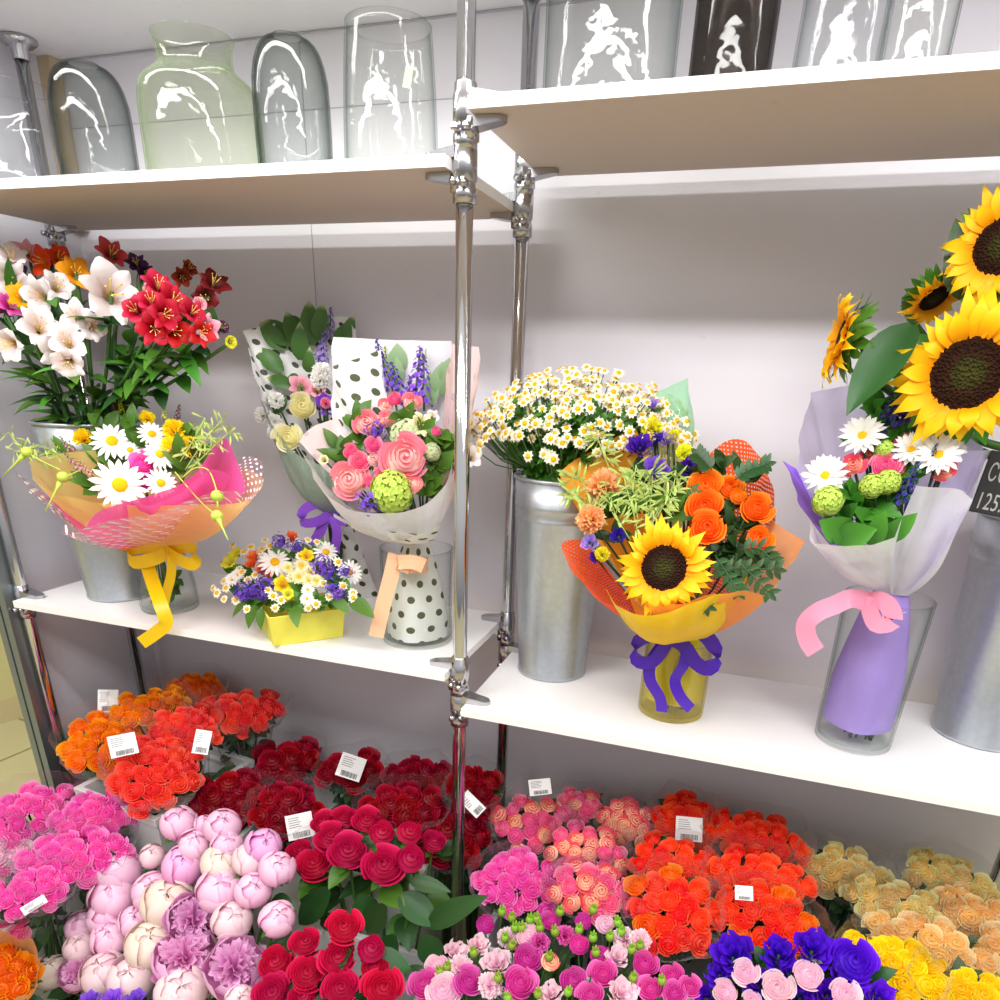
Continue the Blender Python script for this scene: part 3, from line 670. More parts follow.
def base(px, py, z, r):
    P = atz(px, py, z); d = V((P.x-CAM.x, P.y-CAM.y, 0)).normalized(); return V((P.x+d.x*r, P.y+d.y*r, z+.0003))

def zinc_bucket(c, r0, r1, h, label, turn=0.0, handles=True):
    t = thing('zinc_bucket', c, label, 'bucket', None)
    mb = MB()
    out = [(r0*.985, 0), (r0*1.02, .001), (r0*1.02, .006), (r0, .008), (lerp(r0, r1, .80), h*.80), (lerp(r0, r1, .80)+.002, h*.806), (lerp(r0, r1, .815), h*.815), (lerp(r0, r1, .86), h*.86), (lerp(r0, r1, .866)+.002, h*.866), (lerp(r0, r1, .875), h*.875), (r1, h-.004)]
    mb.lathe([(.0004, .004)]+out+[(r1-.002, h-.004)]+[(lerp(r0, r1, k)-.002, h*k) for k in (.9, .6, .3)]+[(r0-.002, .006), (.0004, .006)], 48, 0, Matrix.Translation(c))
    put('body', mb, ZINC, t)
    rim = MB(); rim.lathe([(r1+.0035*math.cos(a), h-.003+.0035*math.sin(a)) for a in [2*PI*k/10 for k in range(10)]], 48, 0, Matrix.Translation(c), True); put('rim', rim, ZINC, t)
    if handles:
        for s in (0, PI):
            a = turn+s; d = V((math.cos(a), math.sin(a), 0)); q = V((-d.y, d.x, 0)); hb = MB(); rr = lerp(r0, r1, .9)
            hb.tube([c+d*(rr+.001)+q*.018+V((0, 0, h*.90)), c+d*(rr+.010)+q*.018+V((0, 0, h*.885)), c+d*(rr+.013)+q*.012+V((0, 0, h*.80)), c+d*(rr+.013)-q*.012+V((0, 0, h*.80)), c+d*(rr+.010)-q*.018+V((0, 0, h*.885)), c+d*(rr+.001)-q*.018+V((0, 0, h*.90))], .0026, 8)
            put('handle', hb, ZINC, t)
    return t
BL = base(124, 602, ZLM, .070); BM = V((.121, .206, ZRM+.0003)); BR = base(972, 748, ZRM, .072)
HBL = at(105, 424, BL.y-.05).z-BL.z; HBM = at(560, 478, BM.y-.04).z-BM.z; HBR = at(1020, 512, BR.y).z-BR.z
zinc_bucket(BL, .070, .104, HBL, 'grey zinc bucket holding mixed alstroemerias, behind the polka dot daisy bouquet', .4, False)
zinc_bucket(BM, .068, .090, HBM, 'tall zinc bucket full of chamomile beside the chrome poles', 2.75)
zinc_bucket(BR, .072, .098, HBR, 'tall zinc bucket holding sunflowers at the right edge', 2.0, False)

VA = base(172, 615, ZLM, .056); VC = base(418, 650, ZLM, .066); VD = base(668, 723, ZRM, .056); VE = base(848, 753, ZRM, .060)
HA = at(168, 552, VA.y-.03).z-VA.z; HC = at(432, 549, VC.y).z-VC.z; HD = at(676, 640, VD.y-.02).z-VD.z; HE = at(885, 596, VE.y).z-VE.z
vessel('glass_vase', VA, rnd([(.056, 0), (.059, .01), (.056, HA*.45), (.047, HA*.8), (.043, HA)]), G_CLEAR, 'small clear glass vase under the daisy bouquet with the yellow ribbon', 'vase')
vessel('glass_vase', VC, rnd([(.066, 0), (.069, .008), (.068, HC*.5), (.070, HC)]), G_CLEAR, 'clear glass cylinder vase holding the pink rose bouquet with polka dot paper', 'vase')
vessel('glass_vase', VD, rnd([(.056, 0), (.058, .008), (.058, HD*.5), (.058, HD)]), G_YELLOW, 'glass vase with yellow paper inside, under the single sunflower bouquet', 'vase')
vessel('glass_vase', VE, rnd([(.058, 0), (.060, .008), (.062, HE*.5), (.065, HE)]), G_CLEAR, 'clear glass vase with lavender paper inside on the right shelf', 'vase')
# ------------------------------------------------------------------ wrapped bouquets on the middle shelves
class Dome:
    """heads of a bouquet lie on a slope that leans back from the viewer; (px, py) is where the photo shows them"""
    def __init__(s, pc, Y, k=.55, back=.0):
        s.P = at(pc[0], pc[1], Y); s.pc = pc; s.k = k; s.Y = Y; s.m = mpp(s.P)
        s.axis = V((0, -.45, 1)).normalized()
    def at(s, px, py, dy=0.0): return at(px, py, s.Y+(s.pc[1]-py)*s.m*s.k+dy)
    def dirn(s, P, w=.55, spread=1.0):
        o = (P-s.P); o = o/(.09)*.5*spread; return (toward(P)*w+V((0, 0, .35))+o*.55).normalized()
def fill_foliage(name, parent, D, pts, mat, L=.05, W=.014, n=3, dy=.02, seed=1, spread=1.0):
    g = random.Random(seed); mb = MB()
    for (px, py) in pts:
        P = D.at(px, py, dy); o = D.dirn(P)
        for k in range(n):
            al = (o*.6+V((g.uniform(-1, 1), g.uniform(-.6, .6), g.uniform(-.5, 1)))*spread).normalized()
            leaf_at(mb, P+V((g.uniform(-.01, .01), g.uniform(0, .01), g.uniform(-.01, .01))), al, toward(P)+V((0, 0, .5)), L*g.uniform(.7, 1.2), W*g.uniform(.8, 1.2), g.uniform(.1, .45), .3)
    return put(name, mb, mat, parent)
def stems_to(name, parent, tie, pts, mat=None, r=.0022, low=None, sp=2.2):
    mb = MB()
    for P in pts:
        a = V(tie)+V((RNG.uniform(-.012, .012), RNG.uniform(-.012, .012), 0)); mid = a.lerp(P, .5)+V((0, 0, -.012)); path = [a, mid, P]
        if low is not None: path = [V((tie[0]+(a.x-tie[0])*sp, tie[1]+(a.y-tie[1])*sp, low))]+path
        mb.tube(crom(path, 8), r, 5)
    return put(name, mb, mat or STEM_D, parent)
def spray(parent, name, pts, mat, s=.012, seed=1, stem=None):
    """loose spikelets hanging along a fine stalk (oat grass)"""
    g = random.Random(seed); mb = MB(); R = crom(pts, 14); mb.tube(R, .0009, 4, 0)
    for i in range(3, 15):
        for k in range(2):
            P = R[i]; al = V((g.uniform(-1, 1), g.uniform(-.6, .3), g.uniform(-.9, .7))).normalized(); q = P+al*s*.6; mb.tube([P, q], .0005, 3); leaf_at(mb, q, al, toward(P), s*1.7, s*.13, .1, .4); leaf_at(mb, q, al+V((.1, 0, .1)), toward(P), s*1.5, s*.12, -.1, .4)
    return put(name, mb, mat, parent)

PK_PINK = paper('pink_tissue', '#ee5fae', .35, .12); PK_POLK = clear('dotted_cellophane', '#fbeef4', '#f3d6e2', .05, .12, .3, 40, 3, '#f7d3e0', .14, ('#ffffff', .021, .0042))
PK_YEL = paper('amber_tissue', '#ffdf84', .5, .30)
P_POLKA = paper('white_polka_paper', '#eeeeec', .22, 0, ('#4c5140', .034, .0068)); P_POLKA2 = paper('white_polka_paper_small', '#eeeeea', .22, 0, ('#565a40', .036, .0072))
P_WHITE = paper('white_paper', '#eceaf0', .3, .0); P_FROST = paper('frosted_white_film', '#edecef', .35, .22); P_BLUSH = paper('blush_paper', '#f6d9d8', .3, .08, ('#d9c4c8', .045, .0065)); P_SAGE = paper('sage_film', '#9fb3a2', .3, .25)
P_YELLOW = paper('yellow_tissue', '#f4dc14', .35, .05); P_YPALE = paper('pale_yellow_film', '#eee08a', .35, .3); P_ORANGE = paper('orange_film', '#fda44a', .35, .25); P_MINT = paper('mint_film', '#8fd8a4', .4, .3)
P_BURLAP = paper('orange_burlap', '#f0602a', .3, 0, None, .05, .0056); P_CARD = paper('ochre_card', '#f6ab33', .25, 0)
P_LAV = paper('lavender_film', '#e2d8f8', .45, .15); P_VIO = paper('violet_paper', '#a273e6', .3, .0); P_LAVIN = paper('lavender_paper', '#b99cf0', .3, .05)
def satin(n, c): return plain(n, c, .32, 0, .6, 0, 40, 0, .18)
R_YEL, R_PUR, R_PEACH, R_PINK, R_LIL = satin('yellow_satin', '#f7cc05'), satin('purple_satin', '#4a12b4'), satin('peach_satin', '#fbc7a0'), satin('pink_satin', '#fba4c4'), satin('lilac_satin', '#8d4fd8')

# ---- A: daisies in pink tissue and dotted film
D = Dome((140, 478), -.05, .50); TIE = V((VA.x, VA.y-.004, VA.z+HA+.012))
A = thing('wrapped_bouquet', VA+V((0, 0, .012)), 'daisy bouquet in pink tissue and dotted film tied with a yellow ribbon', 'bouquet')
heads = []
for px, py, r, dy in ((112, 441, 22, 0), (120, 485, 28, -.03), (152, 434, 15, .02), (160, 454, 17, 0), (161, 483, 16, -.01), (130, 450, 12, .02)):
    P = D.at(px, py, dy); heads.append(P); daisy('daisy', P, D.dirn(P, 1.0, .7), r*D.m*1.02, A)
for px, py, r, mt, key, dy in ((143, 463, 14, HOTPINK, 'hrose1', 0), (144, 480, 12, MAGENTA, 'hrose2', .01), (175, 431, 13, YELLOW, 'carn1', .02), (173, 449, 14, YELLOW, 'carn1', .02), (192, 447, 12, YELLOW, 'carn1', .03), (83, 438, 11, YELLOW, 'carn1', .02), (147, 418, 9, YELLOW, 'carn1', .05)):
    P = D.at(px, py, dy); heads.append(P); bloom('rose' if 'rose' in key else 'chrysanthemum', key, mt, P, D.dirn(P, .8, .8), r*D.m, A)
for px, py, L, mt, dy in ((80, 470, .020, DUSTY, 0), (72, 452, .018, DUSTY, .01), (92, 476, .016, DUSTY, 0), (118, 424, .022, BURG, .05), (176, 424, .018, BURG, .05), (122, 412, .014, LEMON, .05), (164, 418, .013, LEMON, .05), (60, 450, .014, LEMON, .02)):
    P = D.at(px, py, dy); bloom('flower_spike', 'spike', (mt, STEM), P, D.dirn(P, .2, 1.3)+V((0, 0, .3)), L, A)
fill_foliage('foliage', A, D, [(95, 450), (100, 468), (130, 430), (165, 470), (150, 490), (185, 465), (70, 460), (140, 445), (105, 430), (180, 440), (120, 462), (90, 490), (195, 458)], GREEN, .042, .011, 4, .03, 3)
stems_to('stems', A, TIE, heads, STEM, .002, VA.z+.014)
mb = MB(); g = random.Random(4)
for k in range(34): leaf_at(mb, V((VA.x+g.uniform(-.026, .026), VA.y+g.uniform(-.026, .02), VA.z+.035+.04*g.random())), V((g.uniform(-.5, .5), g.uniform(-.4, .4), g.uniform(-1, .6))), V((0, -1, 0)), .026, .008, .1)
put('lower_leaves', mb, GREEN, A)
for i, pts in enumerate(([(60, 470), (30, 455), (8, 432)], [(70, 462), (40, 446), (14, 452)], [(185, 470), (205, 440), (222, 420)], [(190, 470), (212, 448), (232, 430)], [(180, 462), (196, 436), (205, 418)])):
    spray(A, 'oat_grass', [D.at(x, y, -.01) for x, y in pts], OAT, .011, i)
def pod(stem, ball, tail, r):
    mb = MB(); P = D.at(*ball, -.05); mb.tube(crom([D.at(x, y, -.045) for x, y in stem]+[P], 16), .0011, 5); mb.ball(P, r, 12, 8, 0, (1, 1, .92)); a = D.at(*tail, -.05); dv = (a-P); mb.tube([P+dv*.15, P+dv*.35, P+dv*.6, a], [r*.55, r*.24, .0014, .001], 7); put('seed_pod', mb, plain('seed_pod_green', '#b4ca4c', .5), A)
pod([(60, 470), (40, 460)], (27, 452), (3, 476), .0105); pod([(80, 470), (72, 474)], (63, 477), (45, 512), .0105)
pod([(182, 478), (195, 468), (208, 470), (215, 485)], (217, 496), (218, 508), .0105); pod([(175, 472), (190, 490), (205, 506)], (217, 516), (228, 540), .0100)
sheet('tissue', [D.at(x, y, dy) for x, y, dy in ((28, 462, .01), (40, 485, -.02), (80, 500, -.04), (130, 505, -.05), (200, 505, -.05), (240, 502, -.03), (262, 487, 0), (250, 470, .04), (190, 455, .06), (110, 450, .02), (50, 455, -.01), (28, 462, .0))], TIE, A, PK_YEL, .018, .03, seed=3, label='amber tissue')
sheet('tissue', [D.at(x, y, dy) for x, y, dy in ((40, 490, -.02), (55, 503, -.03), (80, 530, -.05), (100, 511, -.055), (145, 497, -.06), (178, 486, -.055), (200, 468, -.03), (222, 438, .01), (238, 462, .02), (246, 490, .0))], TIE, A, PK_PINK, .021, .022, False, seed=5, label='pink tissue')
sheet('tissue', [D.at(x, y, dy) for x, y, dy in ((120, 500, -.05), (150, 505, -.065), (180, 492, -.065), (210, 470, -.05), (232, 476, -.02))], TIE, A, PK_PINK, .022, .015, False, 24, seed=8, label='pink tissue')
sheet('cellophane', [D.at(x, y, dy) for x, y, dy in ((14, 470, 0), (35, 495, -.03), (62, 520, -.06), (64, 534, -.075), (110, 520, -.09), (150, 515, -.09), (190, 500, -.08), (225, 490, -.05), (258, 495, -.03), (262, 462, 0), (242, 456, .02))], TIE, A, PK_POLK, .023, .018, False, seed=6, label='clear film with white dots')
mb = MB(); YB = TIE.y-.055
def rb(mb, pts, wd, n=18, wdir=(0, 0, 1), tw=0.0): ribbon(mb, [at(x, y, Y) for x, y, Y in pts], wd, wdir, n, tw)
rb(mb, [(168, 551, YB), (150, 547, YB-.02), (128, 550, YB-.02), (132, 562, YB-.03), (150, 560, YB-.025), (167, 553, YB-.004)], .026)
rb(mb, [(168, 551, YB), (185, 546, YB-.01), (196, 552, YB-.01), (193, 564, YB-.02), (180, 560, YB-.02), (168, 552, YB-.004)], .026)
rb(mb, [(150, 549, YB+.0), (165, 550, YB-.004), (180, 549, YB+.0)], .024)
put('bow', mb, R_YEL, A)
mb = MB(); rb(mb, [(146, 560, YB-.012), (152, 580, YB-.03), (160, 603, -.055), (166, 622, -.060), (157, 632, -.062), (141, 643, -.064)], .026, 22, None)
rb(mb, [(172, 556, YB-.006), (171, 575, YB-.006), (166, 595, YB-.008), (163, 612, YB-.010)], .019, 14, (1, .3, 0)); put('ribbon_tail', mb, R_YEL, A)

# ---- the yellow box of chamomile
g = random.Random(12)
b0 = atz(274, 647, ZLM); b1 = atz(343, 637, ZLM); ex = (b1-b0); ex.z = 0; BW = ex.length; ex.normalize(); ey = V((-ex.y, ex.x, 0)); BD = .105; BH = at(343, 608, b1.y).z-ZLM
bc = b0+ex*BW/2+ey*BD/2
F = thing('flower_box', (bc.x, bc.y, ZLM+.0003), 'low yellow paper box of chamomile, daisies and violet statice', 'flower box')
mb = MB(); fl = .006
lo = [b0, b1, b1+ey*BD, b0+ey*BD]; hi = [b0-ex*fl-ey*fl, b1+ex*fl-ey*fl, b1+ex*fl+ey*(BD+fl), b0-ex*fl+ey*(BD+fl)]
vs = [(p.x, p.y, ZLM+.0003) for p in lo]+[(p.x, p.y, ZLM+BH) for p in hi]+[(bc.x+(p.x-bc.x)*.96, bc.y+(p.y-bc.y)*.96, ZLM+BH) for p in hi]+[(bc.x+(p.x-bc.x)*.93, bc.y+(p.y-bc.y)*.93, ZLM+.02) for p in lo]
fs = [(3, 2, 1, 0), (12, 13, 14, 15)]
for k in range(4):
    q = (k+1) % 4
    for s in (0, 4, 8): fs.append((s+k, s+q, s+4+q, s+4+k))
mb.raw(vs, fs); put('paper_box', mb, plain('yellow_crepe_paper', '#e9e05a', .6, 0, .3, .12, 50, .25), F, False, .002)
D = Dome((288, 580), bc.y-.01, .75); D.axis = V((0, 0, 1))
def fbloom(name, key, mt, px, py, r, dy=0, w=.6): P = D.at(px, py, dy); return bloom(name, key, mt, P, D.dirn(P, w, 1.0), r*D.m, F)
for px, py, r, dy in ((275, 562, 18, -.02), (326, 552, 14, 0), (350, 572, 14, 0), (292, 541, 10, .02)): P = D.at(px, py, dy); daisy('daisy', P, D.dirn(P, .8, .9), r*D.m, F)
for px, py, r in ((229, 562, 13), (236, 552, 9), (307, 555, 10), (283, 584, 13), (288, 594, 8)): fbloom('freesia', 'lily1', (LEMON if px < 250 or py > 590 else YELLOW, STAMEN), px, py, r, -.02)
for px, py, r in ((254, 557, 8), (252, 564, 7), (263, 569, 8), (269, 575, 5), (292, 537, 7)): fbloom('freesia', 'lis1', ORFL, px, py, r, -.02)
for px, py, r in ((246, 592, 11), (256, 589, 10), (265, 583, 10), (240, 594, 8), (262, 594, 7), (281, 542, 9), (297, 546, 8), (322, 566, 11), (330, 572, 8), (333, 588, 9), (340, 594, 7), (346, 571, 7)): fbloom('statice', 'stat', (PURPLE, STEM_D), px, py, r, -.02)
for px, py, r in ((302, 566, 9), (299, 577, 9), (309, 581, 8), (317, 581, 8), (293, 578, 8), (288, 568, 7), (310, 572, 8)): P = D.at(px, py, -.02); daisy('button_mum', P, D.dirn(P, .9, .9), r*D.m, F, 'cream', CREAMM)
for px, py, r in ((308, 590, 8), (307, 599, 8), (238, 575, 8), (232, 580, 8)): P = D.at(px, py, -.02); daisy('aster', P, D.dirn(P, .9, .9), r*D.m, F, 'chrys')
for k, (px, py) in enumerate(((242, 572), (248, 580), (226, 588), (224, 599), (213, 588), (247, 609), (275, 608), (273, 596), (316, 604), (343, 586), (353, 593), (353, 598), (308, 608), (224, 581), (239, 569), (251, 547), (260, 552), (244, 552), (265, 540), (281, 600), (255, 575), (262, 549), (270, 546), (317, 542), (308, 540), (338, 562), (300, 556), (268, 590), (236, 600), (217, 593), (233, 545), (323, 583), (329, 597))):
    P = D.at(px, py, -.022); daisy('chamomile', P, D.dirn(P, .7, 1.2), g.uniform(4.6, 6)*D.m, F, 'cham', CHAMW, None, 'chamc')
fill_foliage('foliage', F, D, [(245, 600), (255, 604), (265, 606), (285, 605), (300, 608), (315, 606), (330, 602), (345, 600), (235, 590), (300, 590), (270, 580), (320, 575), (250, 575), (290, 560), (340, 580), (310, 555), (265, 555), (235, 575)], GREEN, .035, .010, 4, .005, 5)
mb = MB()
for px, py, ax, L, W in ((350, 600, (1, -.2, -.25), .055, .016), (335, 600, (1, -.5, -.2), .04, .012), (256, 606, (-.3, -.6, -.8), .045, .014), (246, 604, (-.8, -.4, -.5), .04, .012), (262, 608, (.1, -.6, -.8), .04, .010), (295, 606, (.5, -.8, -.3), .05, .012)): leaf_at(mb, D.at(px, py, -.02), ax, V((0, -.5, 1)), L, W, .3)
put('collar_leaves', mb, GREEN, F)

# ---- B: rear polka dot bouquet with white roses
D = Dome((305, 410), .25, .35); g = random.Random(21)
FB = atz(353, 597, ZLM); TIE = at(334, 512, .25)
B = thing('wrapped_bouquet', (FB.x, FB.y+.03, ZLM+.0003), 'polka dot bouquet of cream roses with a lilac ribbon, leaning behind the pink rose bouquet', 'bouquet')
heads = []
for px, py, r, key, mt, nm, dy in ((302, 407, 15, 'hrose2', CREAMR, 'rose', -.02), (288, 438, 15, 'hrose1', CREAMR, 'rose', -.03), (301, 386, 14, 'lily0', (A_PINK, STAMEN), 'alstroemeria', 0), (317, 390, 11, 'lily1', (A_PINK, STAMEN), 'alstroemeria', 0), (276, 400, 9, 'carn1', M_WHITE, 'spray_carnation', -.01), (263, 415, 9, 'carn1', M_WHITE, 'spray_carnation', -.01), (274, 421, 8, 'carn1', M_WHITE, 'spray_carnation', -.01), (275, 431, 8, 'carn1', M_WHITE, 'spray_carnation', -.02), (268, 399, 7, 'carn1', M_WHITE, 'spray_carnation', 0), (322, 371, 10, 'carn1', M_WHITE, 'spray_carnation', 0), (320, 380, 10, 'carn1', M_WHITE, 'spray_carnation', 0), (327, 405, 13, 'lis0', PURPLE, 'lisianthus', 0), (326, 403, 6, 'carn1', PINK, 'carnation', -.02)):
    P = D.at(px, py, dy); heads.append(P); bloom(nm, key, mt, P, D.dirn(P, .9, .6), r*D.m, B)
for px, py, ax in ((324, 366, (.02, .05, 1)), (330, 340, (.05, .1, 1)), (318, 362, (.2, 0, .5))):
    P = D.at(px, py, .02); bloom('flower_spike', 'spike', (LILAC, STEM), P, ax, .030, B)
mb = MB()
for px, py, ax, L in ((285, 350, (-.5, -.2, .6), .075), (292, 345, (-.9, -.1, .7), .085), (283, 372, (-.9, -.2, .8), .075), (305, 330, (-.9, 0, .35), .065), (312, 345, (.0, 0, 1), .085), (318, 340, (.25, 0, 1), .07), (300, 360, (.2, -.2, .8), .07), (290, 375, (.5, -.3, -.3), .05), (293, 385, (-.7, -.4, .2), .055), (335, 345, (.6, 0, .6), .06), (345, 340, (.3, 0, .6), .05), (285, 395, (-.2, -.3, -.5), .05), (297, 345, (-.3, 0, 1), .07), (320, 425, (.5, -.6, -.2), .05), (300, 430, (-.3, -.7, -.1), .05), (308, 372, (.3, -.3, .6), .05)):
    leaf_at(mb, D.at(px, py, .01), ax, toward(D.P), L, L*.26, .25, .35, 0, 2, 6)
vg = petal('variegated_leaf', [(0, '#3f6a2c'), (.8, '#4d7a38'), (1, '#d5dcae')], .4, .12, .2, .02, .4)
put('foliage', mb, vg, B)
stems_to('stems', B, TIE, heads, STEM_D, .0022, ZLM+.08, .8)
sheet('polka_paper', [at(x, y, Y) for x, y, Y in ((290, 452, .20), (277, 430, .22), (262, 398, .25), (243, 331, .28), (290, 319, .33), (346, 316, .33), (358, 330, .31))], TIE, B, P_POLKA, .02, .012, True, seed=2, label='white paper with dark polka dots')
sheet('sage_film', [at(x, y, Y) for x, y, Y in ((258, 398, .22), (285, 442, .18), (312, 462, .17), (345, 470, .18), (360, 440, .2))], TIE, B, P_SAGE, .022, .02, seed=4, label='sage green film')
mb = MB(); FB2 = V((FB.x, FB.y+.03, ZLM+.0006))
def cone(u, v):
    a = u*PI; c = TIE.lerp(FB2, v); rr = lerp(.026, .046, v**.8)*(1+.10*math.sin(5*a+2)*v); return (c.x+rr*math.cos(a), c.y+rr*math.sin(a)*.8, c.z+.012*(1-v)*math.sin(3*a), a*.034+.5, v*.2)
mb.patch(cone, 40, 12); put('stem_wrap', mb, P_POLKA, B)['label'] = 'white polka dot paper round the stems'
mb = MB(); YB = TIE.y-.034
rb(mb, [(332, 512, YB), (318, 504, YB-.012), (304, 510, YB-.016), (302, 522, YB-.02), (316, 522, YB-.018), (331, 514, YB-.004)], .020); rb(mb, [(332, 512, YB), (342, 506, YB-.01), (349, 514, YB-.012), (342, 522, YB-.014), (333, 514, YB-.003)], .018)
put('bow', mb, R_LIL, B); mb = MB(); rb(mb, [(326, 516, YB-.006), (320, 532, YB-.010), (312, 546, YB-.012)], .022, 12, (1, .2, .3)); rb(mb, [(333, 516, YB-.006), (337, 534, YB-.010), (334, 552, YB-.012)], .020, 12, (1, .2, 0)); put('ribbon_tail', mb, R_LIL, B)

# ---- C: pink roses in white and polka paper
D = Dome((388, 450), .07, .45); TIE = V((VC.x+.008, VC.y-.004, VC.z+HC+.020))
Cq = thing('wrapped_bouquet', VC+V((0, 0, .012)), 'pink rose bouquet with violet stock in white polka dot paper tied with a peach ribbon', 'bouquet')
heads = []
for px, py, r, key, mt, nm, dy in ((405, 458, 23, 'hrose1', BLUSH, 'rose', -.03), (349, 480, 19, 'hrose0', BLUSH, 'rose', -.03), (366, 423, 14, 'hrose0', BLUSH, 'rose', .01), (386, 406, 9, 'hrose2', BLUSH, 'rose', .02), (395, 399, 8, 'hrose2', PINK, 'spray_rose', .02), (412, 402, 10, 'hrose0', BLUSH, 'rose', .01), (385, 420, 9, 'hrose0', BLUSH, 'spray_rose', 0), (373, 445, 9, 'hrose1', PINK, 'spray_rose', -.02), (351, 452, 9, 'hrose2', PINK, 'spray_rose', -.02), (359, 461, 10, 'hrose1', PINK, 'spray_rose', -.03), (374, 460, 8, 'brose0', BLUSH, 'spray_rose', -.02), (381, 474, 7, 'hrose1', PINK, 'spray_rose', -.04), (371, 482, 7, 'brose0', PINK, 'spray_rose', -.03), (411, 484, 12, 'hrose2', BLUSH, 'rose', -.02), (436, 432, 6, 'brose0', PINK, 'spray_rose', 0), (376, 431, 10, 'stat', (PURPLE, STEM_D), 'statice', -.01), (368, 502, 11, 'stat', (PURPLE, STEM_D), 'statice', -.05), (392, 492, 21, 'ball', (LIME, GREEN_L), 'viburnum', -.03), (406, 436, 17, 'ball', (PALEG, GREEN_L), 'viburnum', .01), (432, 452, 9, 'ball', (PALEG, GREEN_L), 'viburnum', 0), (421, 424, 14, 'lily0', (CREAMM, STAMEN), 'alstroemeria', 0), (432, 417, 10, 'lily1', (A_WHITE, STAMEN), 'alstroemeria', .01), (472, 457, 11, 'lily0', (A_WHITE, STAMEN), 'alstroemeria', .02), (324, 460, 9, 'lily2', (CREAMM, STAMEN), 'alstroemeria', -.02)):
    P = D.at(px, py, dy); heads.append(P); bloom(nm, key, mt, P, D.dirn(P, 1.0, .55), r*D.m*1.04, Cq)
for px, py, ax, L, mt in ((403, 404, (-.35, .1, 1), .036, PURPLE), (392, 388, (-.4, .1, .9), .034, PURPLE), (384, 372, (-.3, .1, 1), .028, PURPLE), (415, 398, (.1, .1, 1), .042, PURPLE), (424, 404, (-.05, .1, 1), .040, PURPLE), (409, 412, (.0, .1, 1), .030, PURPLE), (388, 370, (-.18, .1, 1), .020, LIME), (424, 366, (.1, .1, 1), .014, PALEG)):
    P = D.at(px, py, .04); bloom('flower_spike', 'spike', (mt, STEM), P, ax, L, Cq)
mb = MB()
for px, py, ax, L, W in ((399, 372, (-.1, .1, 1), .05, .017), (397, 385, (-.25, .1, 1), .06, .018), (440, 395, (.1, 0, 1), .055, .02), (432, 405, (-.05, 0, 1), .055, .014), (447, 385, (.1, 0, .9), .045, .018)): leaf_at(mb, D.at(px, py, .045), ax, toward(D.P), L, W, .15, .15)
put('eucalyptus_leaves', mb, GREY_G, Cq)
fill_foliage('foliage', Cq, D, [(400, 425), (345, 465), (340, 455), (420, 475), (438, 470), (430, 490), (360, 440), (446, 450), (440, 440), (415, 445), (390, 440), (355, 430), (365, 470), (395, 470), (430, 460), (420, 440)], GREEN, .045, .013, 4, .02, 6)
stems_to('stems', Cq, TIE, heads, STEM_D, .002, VC.z+.014)
sheet('back_paper', [at(x, y, Y) for x, y, Y in ((332, 440, .12), (333, 337, .17), (392, 340, .20), (453, 341, .18), (460, 420, .14))], TIE, Cq, P_WHITE, .02, .012, True, seed=3, label='plain white paper')
sheet('polka_panel', [at(x, y, Y) for x, y, Y in ((340, 455, .08), (334, 366, .13), (380, 350, .16), (386, 400, .15))], TIE, Cq, P_POLKA2, .02, .01, True, 36, seed=4, label='white paper with dark polka dots')
sheet('blush_panel', [at(x, y, Y) for x, y, Y in ((440, 420, .12), (453, 344, .16), (481, 347, .15), (466, 450, .07), (450, 480, .03))], TIE, Cq, P_BLUSH, .02, .012, True, 36, seed=5, label='blush pink paper')
sheet('front_paper', [at(x, y, Y) for x, y, Y in ((296, 442, .05), (312, 470, .01), (332, 500, -.02), (360, 512, -.035), (395, 513, -.04), (425, 504, -.03), (445, 485, -.01), (452, 462, .03))], TIE, Cq, P_FROST, .024, .024, seed=6, label='frosted white paper')
sheet('blush_panel', [at(x, y, Y) for x, y, Y in ((297, 441, .052), (315, 425, .08), (336, 418, .10))], TIE, Cq, P_BLUSH, .024, .008, True, 20, seed=9, label='blush pink paper')
sheet('polka_collar', [at(x, y, Y) for x, y, Y in ((330, 512, .05), (350, 524, .0), (385, 531, -.02), (420, 534, -.01), (440, 524, .03))], TIE, Cq, P_POLKA2, .028, .012, seed=7, label='white paper with dark polka dots')
mb = MB()
def pcone(u, v):
    a = u*PI; rr = lerp(.024, .058, min(1, v*1.3)**.8)*(1+.05*math.sin(4*a+1)); return (VC.x+rr*math.cos(a), VC.y+rr*math.sin(a), lerp(VC.z+HC+.012, VC.z+.011, v), a*.05+.5, v*.2)
mb.patch(pcone, 40, 10); put('stem_wrap', mb, P_POLKA2, Cq)['label'] = 'white polka dot paper inside the vase'
mb = MB(); YB = VC.y-.085
rb(mb, [(393, 563, VC.y-.05), (405, 564, YB+.004), (418, 565, YB+.006), (428, 565, VC.y-.045)], .030); rb(mb, [(424, 566, YB+.002), (412, 562, YB-.008), (398, 563, YB-.006), (410, 567, YB-.001)], .026); put('bow', mb, R_PEACH, Cq)
mb = MB(); rb(mb, [(396, 554, YB-.002), (390, 580, YB-.006), (383, 606, YB-.012), (376, 637, YB-.02)], .028, 18, None); put('ribbon_tail', mb, R_PEACH, Cq)

